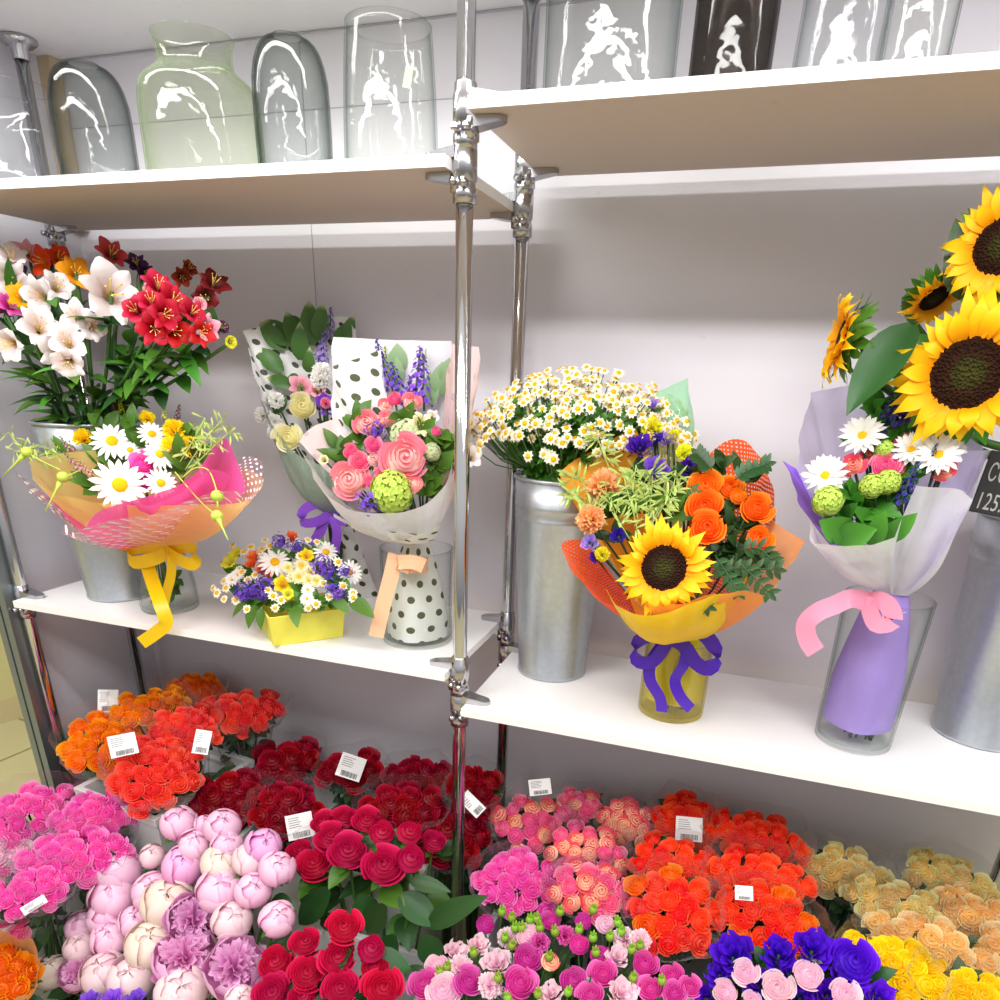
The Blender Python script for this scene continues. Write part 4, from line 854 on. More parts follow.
# ---- D: single sunflower, orange roses
D = Dome((675, 520), .02, .5); TIE = V((VD.x, VD.y-.004, VD.z+HD+.008))
Dq = thing('wrapped_bouquet', VD+V((0, 0, .012)), 'bouquet with one sunflower and orange roses tied with a purple ribbon', 'bouquet')
heads = []
P = D.at(664, 568, -.06); heads.append(P); dd = toward(P)+V((-.05, 0, .05))
sf = bloom('sunflower', 'sun', SUNY, P, dd, 54*mpp(P), Dq, .2)
def disc_mat():
    t = NT('sunflower_disc'); tc = t.n('ShaderNodeTexCoord'); ln = t.n('ShaderNodeVectorMath', operation='LENGTH'); sc_ = t.n('ShaderNodeVectorMath', operation='MULTIPLY'); sc_.inputs[1].default_value = (1, 1, 0); t.l(tc.outputs['Object'], sc_.inputs[0]); t.l(sc_.outputs[0], ln.inputs[0])
    c = t.ramp(ln.outputs['Value'], [(0, '#4d4a1c'), (.16, '#3c3a16'), (.22, '#3a2010'), (.34, '#2c150a'), (.45, '#4a230c'), (.5, '#3a1a08')])
    vo = t.n('ShaderNodeTexVoronoi'); vo.inputs['Scale'].default_value = 26; t.l(tc.outputs['Object'], vo.inputs[0]); b = t.n('ShaderNodeBsdfPrincipled'); b.inputs['Roughness'].default_value = .85; b.inputs['Specular IOR Level'].default_value = .15; t.l(c, b.inputs['Base Color'])
    bp = t.n('ShaderNodeBump'); bp.inputs['Strength'].default_value = .8; bp.inputs['Distance'].default_value = .03; t.l(vo.outputs['Distance'], bp.inputs['Height']); t.l(bp.outputs[0], b.inputs['Normal']); t.l(b.outputs[0], t.out.inputs[0]); return t.m
DISC = disc_mat()
link('flower_disc', shape('sdisc', DISC), sf)
for px, py, r, key, mt, nm, dy in ((705, 487, 18, 'hrose1', ORANGE, 'rose', 0), (705, 507, 18, 'hrose1', ORANGE, 'rose', -.02), (707, 528, 18, 'hrose0', ORANGE, 'rose', -.035), (731, 488, 13, 'hrose0', ORANGE, 'rose', .01), (738, 497, 10, 'brose0', AMBER, 'rose', 0), (757, 508, 16, 'hrose1', ORANGE, 'rose', 0), (759, 540, 15, 'hrose2', ORANGE, 'rose', -.01), (603, 487, 20, 'carn0', PEACHC, 'carnation', -.01), (591, 519, 16, 'carn0', PEACHC, 'carnation', -.02), (640, 447, 15, 'lis0', PURPLE_D, 'lisianthus', .0), (656, 471, 15, 'lis1', PURPLE, 'lisianthus', -.01), (690, 468, 14, 'lis0', PURPLE_D, 'lisianthus', .01), (618, 536, 9, 'lis1', PURPLE_D, 'lisianthus', -.02), (590, 543, 10, 'lis1', LILAC, 'lisianthus', -.03), (596, 558, 7, 'lis0', PURPLE_D, 'lisianthus', -.02), (653, 405, 8, 'lis1', LILAC, 'lisianthus', .03), (668, 440, 10, 'lis1', LILAC, 'lisianthus', .02), (652, 427, 11, 'carn1', LEMON, 'bell_flower', .01), (684, 452, 9, 'carn1', LEMON, 'bell_flower', .01), (673, 435, 7, 'carn1', LEMON, 'bell_flower', .02), (602, 554, 8, 'carn1', LEMON, 'bell_flower', -.03), (655, 440, 9, 'lis0', PURPLE_D, 'lisianthus', .01)):
    P = D.at(px, py, dy); heads.append(P); bloom(nm, key, mt, P, D.dirn(P, .9, .6), r*D.m*1.03, Dq)
fill_foliage('foliage', Dq, D, [(745, 560), (735, 550), (720, 545), (730, 530), (745, 525), (725, 570), (735, 575), (720, 510), (740, 510), (690, 490), (640, 480), (620, 510), (650, 500), (610, 540), (760, 560), (700, 550), (722, 470), (745, 475), (680, 480), (730, 560), (712, 560)], GREEN_D, .034, .0085, 6, .02, 8)
fill_foliage('leaves', Dq, D, [(612, 515), (625, 515), (672, 508), (642, 510)], GREEN, .045, .015, 3, .0, 18)
for i, pts in enumerate(([(640, 540), (630, 500), (622, 470)], [(645, 530), (646, 500), (640, 478)], [(650, 530), (660, 505), (668, 490)], [(630, 540), (612, 505), (616, 480)], [(600, 530), (580, 500), (566, 492)], [(600, 520), (584, 485), (572, 478)], [(610, 470), (602, 450), (596, 432)], [(655, 520), (672, 490), (676, 470)], [(648, 520), (652, 488), (652, 470)], [(638, 520), (634, 490), (636, 465)])):
    spray(Dq, 'oat_grass', [D.at(x, y, -.02) for x, y in pts], OAT, .0125, 30+i)
def sprig(parent, pts, D, mat, L=.022, W=.006, dy=-.03, seed=0, name='leaf_sprig'):
    g = random.Random(seed); mb = MB(); R = crom([D.at(x, y, dy) for x, y in pts], 6); mb.tube(R, .001, 5)
    for i in range(1, 7):
        t = (R[i]-R[i-1]).normalized(); s = t.cross(toward(R[i])).normalized()
        for k in (-1, 1): leaf_at(mb, R[i], t*.7+s*k, toward(R[i]), L*g.uniform(.8, 1.15), W, .15, .2)
    leaf_at(mb, R[-1], R[-1]-R[-2], toward(R[-1]), L, W); put(name, mb, mat, parent)
for k, pts in enumerate(([(720, 570), (745, 568), (775, 570)], [(735, 560), (752, 575), (768, 592)], [(740, 550), (758, 548), (772, 560)], [(680, 600), (690, 600), (706, 606)], [(715, 555), (728, 575), (738, 590)], [(735, 480), (748, 470), (765, 465)], [(712, 470), (705, 462), (698, 455)])): sprig(Dq, pts, D, GREEN_D, .017, .0042, -.03, k)
stems_to('stems', Dq, TIE, heads, STEM_D, .002, VD.z+.014)
sheet('ochre_card', [D.at(x, y, .03) for x, y in ((586, 510), (559, 474), (575, 458), (600, 446), (633, 428), (648, 450))], TIE, Dq, P_CARD, .02, .01, True, seed=1, label='ochre perforated card')
sheet('yellow_film', [D.at(x, y, .06) for x, y in ((585, 500), (585, 420), (618, 415), (650, 405), (672, 430), (702, 462), (715, 500))], TIE, Dq, P_YPALE, .02, .01, True, seed=2, label='pale yellow film')
sheet('orange_film', [D.at(x, y, .05) for x, y in ((600, 470), (612, 422), (645, 414), (640, 460))], TIE, Dq, P_ORANGE, .02, .01, True, seed=12, label='orange film')
sheet('mint_film', [D.at(x, y, .075) for x, y in ((650, 440), (657, 392), (688, 378), (694, 425), (690, 460))], TIE, Dq, P_MINT, .02, .01, True, seed=3, label='mint green film')
sheet('burlap', [D.at(x, y, .04) for x, y in ((700, 500), (706, 458), (736, 439), (758, 456), (774, 482), (774, 520), (768, 555))], TIE, Dq, P_BURLAP, .02, .012, seed=4, label='orange woven mesh')
sheet('burlap', [D.at(x, y, -.02) for x, y in ((625, 606), (600, 600), (575, 575), (561, 545), (577, 540), (592, 548), (612, 575))], TIE, Dq, P_BURLAP, .02, .01, seed=5, label='orange woven mesh')
sheet('orange_film', [D.at(x, y, dy) for x, y, dy in ((770, 520, .02), (806, 542, .0), (785, 566, -.01), (772, 598, -.03), (745, 590, -.04), (720, 596, -.05))], TIE, Dq, P_ORANGE, .021, .014, True, seed=6, label='orange film')
sheet('yellow_tissue', [D.at(x, y, dy) for x, y, dy in ((604, 588, -.03), (620, 606, -.055), (645, 616, -.07), (668, 612, -.075), (690, 604, -.07), (715, 596, -.055), (738, 590, -.03), (748, 572, .0))], TIE, Dq, P_YELLOW, .022, .026, seed=7, label='yellow tissue')
sheet('orange_film', [D.at(x, y, dy) for x, y, dy in ((628, 595, -.05), (655, 606, -.07), (685, 604, -.072), (715, 592, -.05))], TIE, Dq, P_ORANGE, .021, .02, True, 26, seed=8, label='orange film')
mb = MB()
def dcone(u, v):
    a = u*PI; rr = lerp(.022, .049, min(1, v*1.4)**.7)*(1+.06*math.sin(5*a+1)); return (VD.x+rr*math.cos(a), VD.y+rr*math.sin(a), lerp(VD.z+HD+.012, VD.z+.030, v), a*.05, v*.2)
mb.patch(dcone, 40, 10); put('stem_wrap', mb, paper('yellow_tissue_vase', '#eadb18', .35, .12), Dq)['label'] = 'yellow tissue inside the vase'
mb = MB(); YB = VD.y-.066
rb(mb, [(672, 637, YB), (655, 634, YB-.012), (638, 642, YB-.016), (637, 660, YB-.02), (652, 662, YB-.014), (664, 648, YB-.008), (670, 639, YB-.003)], .024, 22); rb(mb, [(672, 637, YB), (690, 630, YB-.012), (704, 634, YB-.012), (716, 652, YB-.018), (710, 668, YB-.02), (697, 664, YB-.012), (684, 646, YB-.006), (673, 639, YB-.003)], .026, 22)
rb(mb, [(645, 637, YB+.012), (668, 638, YB+.0), (695, 636, YB+.012)], .014); put('bow', mb, R_PUR, Dq)
mb = MB(); rb(mb, [(664, 642, YB-.003), (651, 662, YB-.008), (650, 680, YB-.008), (660, 698, YB-.006), (662, 712, YB-.006)], .020, 20, (1, .25, 0), .5); rb(mb, [(688, 645, YB-.003), (684, 664, YB-.006), (675, 680, YB-.006), (680, 696, YB-.006), (691, 709, YB-.006)], .020, 20, (1, .25, 0), -.4); put('ribbon_tail', mb, R_PUR, Dq)

# ---- E: lavender bouquet
D = Dome((880, 470), .06, .5); TIE = V((VE.x+.004, VE.y-.004, VE.z+HE+.010))
Eq = thing('wrapped_bouquet', VE+V((0, 0, .012)), 'white daisy and pink rose bouquet in lavender film tied with a pink ribbon', 'bouquet')
heads = []
for px, py, r, dy in ((862, 436, 19, -.015), (825, 476, 19, -.02), (911, 450, 16, -.015), (938, 455, 19, -.02), (949, 448, 14, 0)): P = D.at(px, py, dy); heads.append(P); daisy('chrysanthemum', P, D.dirn(P, 1.0, .7)+V((0, 0, .1)), r*D.m*1.25, Eq, 'chrys')
for px, py, r, key, mt, nm, dy in ((886, 466, 15, 'hrose1', PINK, 'rose', -.01), (853, 465, 12, 'hrose1', SALMON, 'rose', -.01), (869, 456, 9, 'hrose0', SALMON, 'rose', .01), (900, 468, 9, 'hrose0', SALMON, 'rose', 0), (943, 470, 12, 'hrose0', SALMON, 'rose', 0), (905, 440, 9, 'hrose0', SALMON, 'rose', .0), (884, 449, 9, 'ball', (LIME, GREEN_L), 'viburnum', -.01), (880, 432, 8, 'stat', (NAVY, STEM_D), 'statice', -.01), (919, 434, 9, 'stat', (NAVY, STEM_D), 'statice', -.01), (872, 486, 12, 'ball', (LIME, GREEN_L), 'viburnum', -.03), (888, 482, 12, 'ball', (LIME, GREEN_L), 'viburnum', -.03), (828, 501, 15, 'ball', (LIME, GREEN_L), 'viburnum', -.03)):
    P = D.at(px, py, dy); heads.append(P); bloom(nm, key, mt, P, D.dirn(P, .9, .6), r*D.m*1.03, Eq)
for px, py, L in ((893, 424, .028), (903, 424, .030), (908, 420, .022), (884, 420, .018), (900, 505, .026), (908, 492, .020), (928, 468, .016)): P = D.at(px, py, -.015); bloom('flower_spike', 'spike', (NAVY, STEM), P, (.1, .05, 1), L, Eq)
fill_foliage('foliage', Eq, D, [(870, 415), (880, 410), (885, 440), (875, 445), (900, 445), (850, 500), (855, 500), (865, 510), (880, 505), (850, 515), (900, 480), (880, 495), (870, 525), (840, 510)], GREEN, .042, .012, 5, .01, 9)
mb = MB()
for px, py, ax, L, W in ((838, 540, (.6, -.4, .35), .05, .02), (850, 535, (-.7, -.4, .3), .05, .02), (870, 545, (.1, -.4, 1), .05, .014), (885, 540, (.5, -.4, .8), .05, .014)): leaf_at(mb, D.at(px, py, -.03), ax, toward(D.P), L, W, .2, .3)
put('broad_leaves', mb, GREEN, Eq); stems_to('stems', Eq, TIE, heads, STEM_D, .002, VE.z+.014)
sheet('lavender_film', [D.at(x, y, dy) for x, y, dy in ((797, 468, .03), (808, 393, .07), (850, 385, .09), (905, 392, .1), (950, 420, .09), (985, 448, .05))], TIE, Eq, P_LAV, .02, .012, True, seed=1, label='lavender film')
sheet('violet_paper', [D.at(x, y, dy) for x, y, dy in ((838, 545, -.05), (815, 525, -.02), (797, 500, .0), (786, 460, .03), (800, 470, .04))], TIE, Eq, P_VIO, .021, .006, True, 30, seed=2, label='violet paper')
sheet('lavender_film', [D.at(x, y, dy) for x, y, dy in ((925, 500, -.01), (942, 452, .04), (986, 450, .05), (978, 490, .03), (955, 530, .0))], TIE, Eq, P_LAV, .021, .006, True, 30, seed=3, label='lavender film')
sheet('white_film', [D.at(x, y, dy) for x, y, dy in ((806, 520, -.02), (812, 543, -.045), (845, 546, -.07), (872, 545, -.075), (895, 537, -.07), (905, 510, -.05), (916, 486, -.03), (960, 489, .01), (972, 500, .02))], TIE, Eq, P_FROST, .023, .014, True, seed=4, label='frosted white film')
mb = MB()
def econe(u, v):
    a = u*PI; rr = lerp(.022, .052, min(1, v*1.5)**.7)*(1+.05*math.sin(4*a+2)); return (VE.x+rr*math.cos(a), VE.y+rr*math.sin(a), lerp(VE.z+HE+.012, VE.z+.034, v), a*.05, v*.2)
mb.patch(econe, 40, 10); put('stem_wrap', mb, P_LAVIN, Eq)['label'] = 'lavender paper inside the vase'
mb = MB(); YB = VE.y-.078
rb(mb, [(868, 602, YB+.006), (852, 598, YB-.008), (835, 605, YB-.012), (818, 612, YB-.016), (806, 624, YB-.016), (808, 640, YB-.014), (816, 652, YB-.012)], .028, 24, None); rb(mb, [(868, 602, YB+.006), (880, 600, YB-.006), (890, 608, YB-.012), (892, 622, YB-.014), (876, 624, YB-.012), (868, 606, YB-.002)], .026, 20); rb(mb, [(855, 602, YB+.015), (868, 603, YB), (882, 603, YB+.012)], .02)
put('bow', mb, R_PINK, Eq)
# ------------------------------------------------------------------ loose flowers in the zinc buckets
# alstroemerias: every stem a thing
def stem_path(P, c, rim_z, rr, low, d=None, seed=0):
    g = random.Random(seed); o = V((P.x-c.x, P.y-c.y, 0)); L = max(o.length, 1e-4); e = o/L
    q = min(L*.55, rr*.72); a = V((c.x+e.x*q*.25, c.y+e.y*q*.25, low)); b = V((c.x+e.x*q, c.y+e.y*q, rim_z))
    return [a, a.lerp(b, .5), b, b.lerp(P, .55)+V((0, 0, -.004)), P]
ALS = [ # px, py, scale px, dy, colour, heads, label
 (112, 292, 25, -.03, A_WHITE, 1, 'large white alstroemeria wide open above the red cluster in the left bucket'),
 (32, 338, 22, -.05, A_WHITE, 3, 'white alstroemeria trio hanging lowest at the left of the zinc bucket'),
 (72, 352, 20, -.06, A_WHITE, 2, 'white alstroemeria facing forward just left of the green stems'),
 (86, 318, 18, -.03, A_WHITE, 2, 'small white alstroemeria with green tinge below the large white one'),
 (46, 287, 20, -.03, A_WHITE, 2, 'white alstroemeria seen from the side under the orange blooms'),
 (6, 266, 21, -.02, A_WHITE, 2, 'white alstroemeria at the left edge beside a dark purple bloom'),
 (158, 312, 17, -.05, A_RED, 7, 'big crimson alstroemeria cluster at the front of the left bucket'),
 (186, 318, 14, -.03, A_RED, 3, 'smaller red alstroemeria cluster right of the crimson one'),
 (112, 253, 14, .06, A_CORAL, 1, 'single coral red alstroemeria standing highest at the back'),
 (143, 266, 12, .06, A_PURPLE, 2, 'dark purple alstroemeria behind the large white one'),
 (50, 256, 17, .03, A_ORANGE, 2, 'orange red alstroemeria near the top left of the bucket'),
 (76, 272, 15, .02, A_YELLOW, 1, 'orange yellow alstroemeria with a red throat in the middle of the bunch'),
 (22, 296, 13, -.02, A_YELLOW, 1, 'narrow orange alstroemeria bud beside the left white blooms'),
 (3, 308, 15, -.02, MAGENTA, 2, 'magenta alstroemeria cut by the left edge of the bunch'),
 (213, 292, 17, .05, A_DARK, 2, 'maroon alstroemeria at the right of the bunch'),
 (200, 304, 10, .0, A_PINK, 1, 'small pale pink alstroemeria in front of the maroon one'),
 (207, 328, 11, -.01, A_PINK, 1, 'pale pink alstroemeria bud hanging lowest on the right'),
 (184, 271, 11, .07, A_BROWN, 2, 'bronze alstroemeria bud pair behind on the right'),
 (223, 327, 9, .02, A_PURPLE, 1, 'tiny dark purple alstroemeria at the far right of the bunch'),
 (231, 342, 9, .02, LEMON, 1, 'yellow green alstroemeria bud at the far right bottom of the bunch'),
 (27, 252, 14, .06, A_PINK, 1, 'pink alstroemeria at the top left behind the white side bloom'),
 (17, 274, 12, .02, A_PURPLE, 1, 'dark purple alstroemeria between two white ones on the left'),
 (150, 290, 10, .0, A_PINK, 1, 'small pink alstroemeria above the crimson cluster'),
]
DA = Dome((112, 310), .07, .35); RZ = BL.z+HBL
for k, (px, py, r, dy, mt, n, lab) in enumerate(ALS):
    g = random.Random(100+k); P = DA.at(px, py, dy); c = V((BL.x, BL.y, 0)); path = stem_path(P, c, RZ, .075, BL.z+.02)
    t = thing('alstroemeria', path[0], lab, 'flower', 'alstroemeria stems in the left zinc bucket'); out = V((P.x-c.x, P.y-c.y, .05)).normalized()
    mb = MB(); R = crom(path, 14); mb.tube(R, .0034, 6); hp = []
    for j in range(n):
        a = j*2.4+k; s = 0 if n == 1 else r*DA.m*(.75 if n == 2 else 1.05*math.sqrt((j+.5)/n)*1.5); e = RT*math.cos(a)+UP*math.sin(a)
        Q = P+e*s*(1 if n > 2 else .8)+toward(P)*.006*(n-j if n > 2 else 1); d = (toward(P)*.85+e*(.55 if n > 1 else .15)+out*.35+V((0, 0, .25 if py < 330 else -.15))).normalized()
        if n > 1: mb.tube([R[-3], R[-3].lerp(Q, .6), Q-d*r*DA.m*.7], .0013, 5)
        bloom('flower_head', ('lily0', 'lily1', 'lily0')[j % 3] if r > 10 else 'lily2', (mt, STAMEN), Q, d, r*DA.m*(1.25 if n == 1 else 1.0), t)
    put('stem', mb, STEM, t)
    for j in range(8):
        f = g.uniform(.50, .95); i = int(f*14); lb = MB(); al = V((g.uniform(-1, 1), g.uniform(-1, -.1), g.uniform(-.45, .55)))+out*.5
        leaf_at(lb, R[i], al, V((0, -.4, 1)), g.uniform(.05, .09), g.uniform(.009, .015), .35, .25, 0, 2, 7); put('leaf', lb, (GREEN, GREEN_D, GREEN)[j % 3], t)
# chamomile
g = random.Random(5)
CH = thing('chamomile_bunch', V((BM.x, BM.y, BM.z+.02)), 'dense bunch of small chamomile flowers in the tall zinc bucket', 'flowers')
RZ = BM.z+HBM; cc = V((BM.x+.022, BM.y-.005, RZ+.055)); ea, eb, ec = .198, .150, .115
pts = []
while len(pts) < 520:
    u = g.uniform(-1, 1); a = g.uniform(0, 2*PI); th = math.acos(g.uniform(-.12, 1.0)); d = V((math.sin(th)*math.cos(a), math.sin(th)*math.sin(a), math.cos(th)))
    P = V((cc.x+ea*d.x, cc.y+eb*d.y, cc.z+ec*d.z))*1; P += d*g.uniform(-.030, .012)
    if P.y > WY-.02 or P.x < -.075: continue
    if d.z < .10 and g.random() < .72: continue
    if P.x < .03 and abs(P.y-PB) < .03: continue
    if d.y > .35 and d.z < .7: continue
    pts.append((P, d))
pts.sort(key=lambda q: (q[0]-CAM).length)
rest = MB(); restc = MB()
for k, (P, d) in enumerate(pts):
    f = (d*.8+toward(P)*.45+V((g.uniform(-.4, .4), g.uniform(-.4, .4), g.uniform(-.1, .4)))).normalized(); s = g.uniform(.0088, .0118)
    if k < 100: daisy('chamomile_flower', P, f, s, CH, 'cham', CHAMW, None, 'chamc')
    else:
        M = frame(P, f, s); sub = rays_mb(8, .22, .24, k % 7, 1, .05, .15, .4, 1, 2, .08); rest.raw(sub.v, sub.f, 0, M, sub.uv); sc2 = dome_mb(.43, .30, 7, 2); rest.raw(sc2.v, sc2.f, 1, M, sc2.uv)
o = put('further_flowers', rest, [CHAMW, M_YCENTRE], CH); o['kind'] = 'stuff'
mb = MB()
for k, (P, d) in enumerate(pts[::2]):
    b = V((BM.x+(P.x-cc.x)*.28, BM.y+(P.y-BM.y)*.28, RZ)); mb.tube([V((BM.x+(b.x-BM.x)*.4, BM.y+(b.y-BM.y)*.4, BM.z+.02)), b, b.lerp(P, .6)+V((0, 0, -.012)), P-d*.002], .0012, 4)
put('stems', mb, STEM, CH); mb = MB()
for k in range(1100):
    a = g.uniform(-PI*1.02, .3); z = g.uniform(RZ-.002, RZ+.115); q = lerp(.56, .98, min(1, (z-RZ)/.085))*g.uniform(.72, 1); P = V((cc.x+ea*q*math.cos(a)*.72, cc.y+eb*q*math.sin(a)*.85, z))
    if P.x < -.06 or (P.x < .03 and abs(P.y-PB) < .04): continue
    leaf_at(mb, P, V((g.uniform(-1, 1), g.uniform(-1, .2), g.uniform(-.6, .8))), V((0, -.6, .8)), g.uniform(.016, .028), g.uniform(.005, .009), .3, .3, 0, 2, 4, .25)
o = put('foliage', mb, GREEN, CH); mb = MB()
# sunflowers: every stem a thing
SUNS = [((968, 374), 80, .04, (-.20, -1, .10), 'largest sunflower, facing forward above the lavender bouquet'),
        ((1003, 246), 62, .10, (-.42, -1, .05), 'sunflower at the top right edge with a bent petal ring'),
        ((934, 298), 33, .17, (.45, -.7, -.75), 'sunflower turned away, half hidden behind the largest one'),
        ((842, 340), 48, .10, (-1, -.10, .06), 'sunflower seen from the side showing its green back'),
        ((1000, 300), 36, .16, (.2, -1, .3), 'small sunflower between the two big ones at the right edge')]
RZ = BR.z+HBR
for k, ((px, py), r, Y, d, lab) in enumerate(SUNS):
    P = at(px, py, Y); R0 = r*mpp(P); d = V(d).normalized(); back = P-d*R0*.22
    c = V((BR.x, BR.y, 0)); a0 = V((BR.x+(k-2)*.014, BR.y+.01*(k % 2), BR.z+.02)); b0 = V((BR.x+(k-2)*.02, BR.y+.012*(k % 3), RZ+.02)); n0 = back-d*.05+V((0, .02, -.05))
    t = thing('sunflower', a0, lab, 'sunflower', 'sunflowers in the right zinc bucket')
    mb = MB(); mb.tube(crom([a0, b0, b0.lerp(n0, .6)+V((0, .02, 0)), n0, back-d*.012, back], 20), [.006]*18+[.007, .010, .014], 8); put('stem', mb, STEM, t)
    h = bloom('petals', 'sun', SUNY, P, d, R0, t, .3*k); link('flower_disc', shape('sdisc', DISC), t, frame(P-rootloc(t), d, R0, 0))
    mb = MB(); g = random.Random(k); M = frame(P, d, R0, 0)
    mb.lathe([(.06, -.30), (.25, -.24), (.42, -.12), (.48, .02)], 20, 0, M)
    for i in range(30):
        a = i*2.399; q = V((math.cos(a), math.sin(a), 0)); lb = MB(); leaf_at(mb, M @ (q*.40+V((0, 0, -.13+.08*(i % 2)))), (M.to_3x3() @ (q*.8+V((0, 0, -.15-.75*g.random())))), M.to_3x3() @ V((0, 0, 1)), R0*g.uniform(.38, .58), R0*.11, g.uniform(-.5, .3), .2)
    put('sepals', mb, GREEN, t)
    if k in (0, 1, 3, 2):
        lb = MB()
        if k == 0: leaf_at(lb, at(912, 325, .07), (at(846, 408, .0)-at(912, 325, .07)), V((-.3, -.8, .5)), (at(846, 408, .0)-at(912, 325, .07)).length, .030, .12, .35, 0, 4, 9, .08)
        elif k == 1: leaf_at(lb, at(975, 300, .12), V((-.5, -.2, .8)), V((-.4, -.9, .1)), .10, .026, .4, .3, 0, 4, 9)
        elif k == 2: leaf_at(lb, at(968, 292, .13), V((.1, -.1, 1)), V((-.3, -1, .1)), .07, .022, .3, .3, 0, 4, 8)
        else: leaf_at(lb, at(868, 350, .12), V((.55, .1, .25)), V((0, -.6, .8)), .05, .018, .5, .3, 0, 4, 8)
        put('leaf', lb, GREEN_D, t)
# the black price board clipped to the bucket rim
pb = thing('price_board', at(1000, 520, BR.y-.085), 'small black price board lettered in white chalk on the right zinc bucket', 'price sign')
p0 = at(969, 511, BR.y-.10); bx = (at(1046, 526, BR.y-.10)-p0).normalized(); by = (at(974, 459, BR.y-.085)-p0); by = (by-bx*by.dot(bx)).normalized(); bz = bx.cross(by); Hb = .088; Wb = .15
Mb = Matrix.Translation(p0) @ Matrix((bx, by, bz)).transposed().to_4x4()
mb = MB(); mb.box((0, 0, -.003), (Wb, Hb, 0), 0, Mb); put('board', mb, plain('chalkboard_black', '#1f1e1e', .7, noise=.2), pb, False, .0015)
for txt, x, y, s, nx in (('СОЛН', .006, .046, .036, .48), ('125.', .004, .006, .034, .56)):
    cu = bpy.data.curves.new('chalk_lettering', 'FONT'); cu.body = txt; cu.size = s; cu.extrude = .0002; cu.space_character = 1.08
    cu.materials.append(plain('chalk_white', '#a9a7a4', .9)); o = bpy.data.objects.new('chalk_lettering', cu); COL.objects.link(o); me = bpy.data.meshes.new_from_object(o.evaluated_get(bpy.context.evaluated_depsgraph_get())); bpy.data.objects.remove(o); o = link('chalk_lettering', me, pb)
    o.matrix_basis = Matrix.Translation(-pb.location) @ Mb @ Matrix.Translation((x, y, .0006)) @ Matrix.Diagonal((nx, 1, 1, 1))
mb = MB(); mb.tube([Mb @ V((Wb*.45, .01, -.004)), Mb @ V((Wb*.45, -.03, -.006))], .002, 6); put('clip', mb, CAST, pb)
# ------------------------------------------------------------------ crates on the floor
CRATE = plain('white_plastic_crate', '#d9dad8', .4, 0, .5, .06, 14)
def crate(cx, cy, ang, w, d, ztop, h, label):
    t = thing('plastic_crate', (cx, cy, ztop-h), label, 'crate', None); M = Matrix.Translation((cx, cy, 0)) @ Matrix.Rotation(ang, 4, 'Z'); mb = MB(); th = .004; tp = .90
    def ring(k, z, o=0): return [(sx*(w/2*k-o), sy*(d/2*k-o), z) for sx, sy in ((-1, -1), (1, -1), (1, 1), (-1, 1))]
    z0 = ztop-h; L = [ring(tp, z0), ring(1, ztop-.022), ring(1, ztop-.022, -.010), ring(1, ztop, -.011), ring(1, ztop, th), ring(tp, z0+.006, th)]
    vs = [p for r in L for p in r]; fs = [(3, 2, 1, 0), (20, 21, 22, 23)]
    for i in range(5):
        for k in range(4): q = (k+1) % 4; fs.append((i*4+k, i*4+q, i*4+4+q, i*4+4+k))
    mb.raw(vs, fs, 0, M); o = put('tub', mb, CRATE, t, False, .002)
    for s in (-1, 1):
        hb = MB(); hb.box((-.045, s*d/2-.012 if s > 0 else s*d/2-.016, ztop-.030), (.045, s*d/2+.016 if s > 0 else s*d/2+.012, ztop-.020), 0, M); put('handle', hb, CRATE, t, False, .002)
    return t
crate(-.785, .055, -.13, .25, .28, -.933, .47, 'white plastic crate of orange and coral roses under the left shelf')
crate(-.955, -.275, -.10, .26, .30, -1.06, .35, 'white plastic crate of pink roses at the left')
crate(-.50, -.29, .10, .27, .26, -1.17, .24, 'white plastic crate under the pink peonies')
crate(-.33, .13, .04, .44, .30, -1.02, .39, 'white plastic crate of dark red roses below the left shelf')
crate(-.13, -.24, .0, .26, .26, -1.10, .31, 'white plastic crate under the crimson roses')
crate(.235, .09, .0, .30, .34, -1.06, .35, 'white plastic crate of pink and salmon roses')
crate(.56, .10, .0, .30, .34, -1.04, .37, 'white plastic crate of coral orange roses')
crate(.860, .10, .0, .27, .34, -1.04, .37, 'white plastic crate of peach roses at the right')
crate(.27, -.27, .0, .32, .24, -1.10, .31, 'white plastic crate under the pink spray roses')
crate(.70, -.24, .0, .38, .22, -1.06, .35, 'white plastic crate under the violet and yellow flowers')
crate(-.80, -.53, .0, .16, .16, -1.17, .24, 'small white crate holding the orange bunch in brown paper')
CR_Z = FZ+.022

# ------------------------------------------------------------------ bunches of roses in clear sleeves
FILM = clear('clear_sleeve', '#fdfefe', '#e4eaea', .03, .10, .5, 38, 3.2, '#ffffff', .012, None, .16)
KRAFT = paper('kraft_sleeve', '#d9a566', .3, .1)
CARD = plain('white_card', '#f0eeec', .6); INK = plain('label_ink', '#6f6c70', .7)
def label_tag(parent, P, d, w, h, tilt, label=None):
    z = V(d).normalized(); x = RT-z*RT.dot(z); x.normalize(); y = z.cross(x); M = Matrix.Translation(P) @ Matrix((x, y, z)).transposed().to_4x4() @ Matrix.Rotation(tilt, 4, 'Z')
    mb = MB(); mb.patch(lambda u, v: (u*w/2, (v-.5)*h, .0015*math.sin(v*3+u)), 4, 5, 0, M); o = put('label_tag', mb, CARD, parent); o['label'] = 'white paper label'
    ib = MB(); g = random.Random(int(P.x*1e4))
    for k in range(5): ib.box((-w*.40, h*(.34-.09*k), .0018), (-w*.40+w*g.uniform(.35, .5), h*(.34-.09*k)+h*.022, .0022), 0, M)
    q = -w*.30
    while q < w*.34: s = g.choice((.012, .02, .03))*w; ib.box((q, -h*.44, .0018), (q+s, -h*.22, .0022), 0, M); q += s+g.choice((.015, .025))*w
    put('print', ib, INK, o, False)
BUN = []
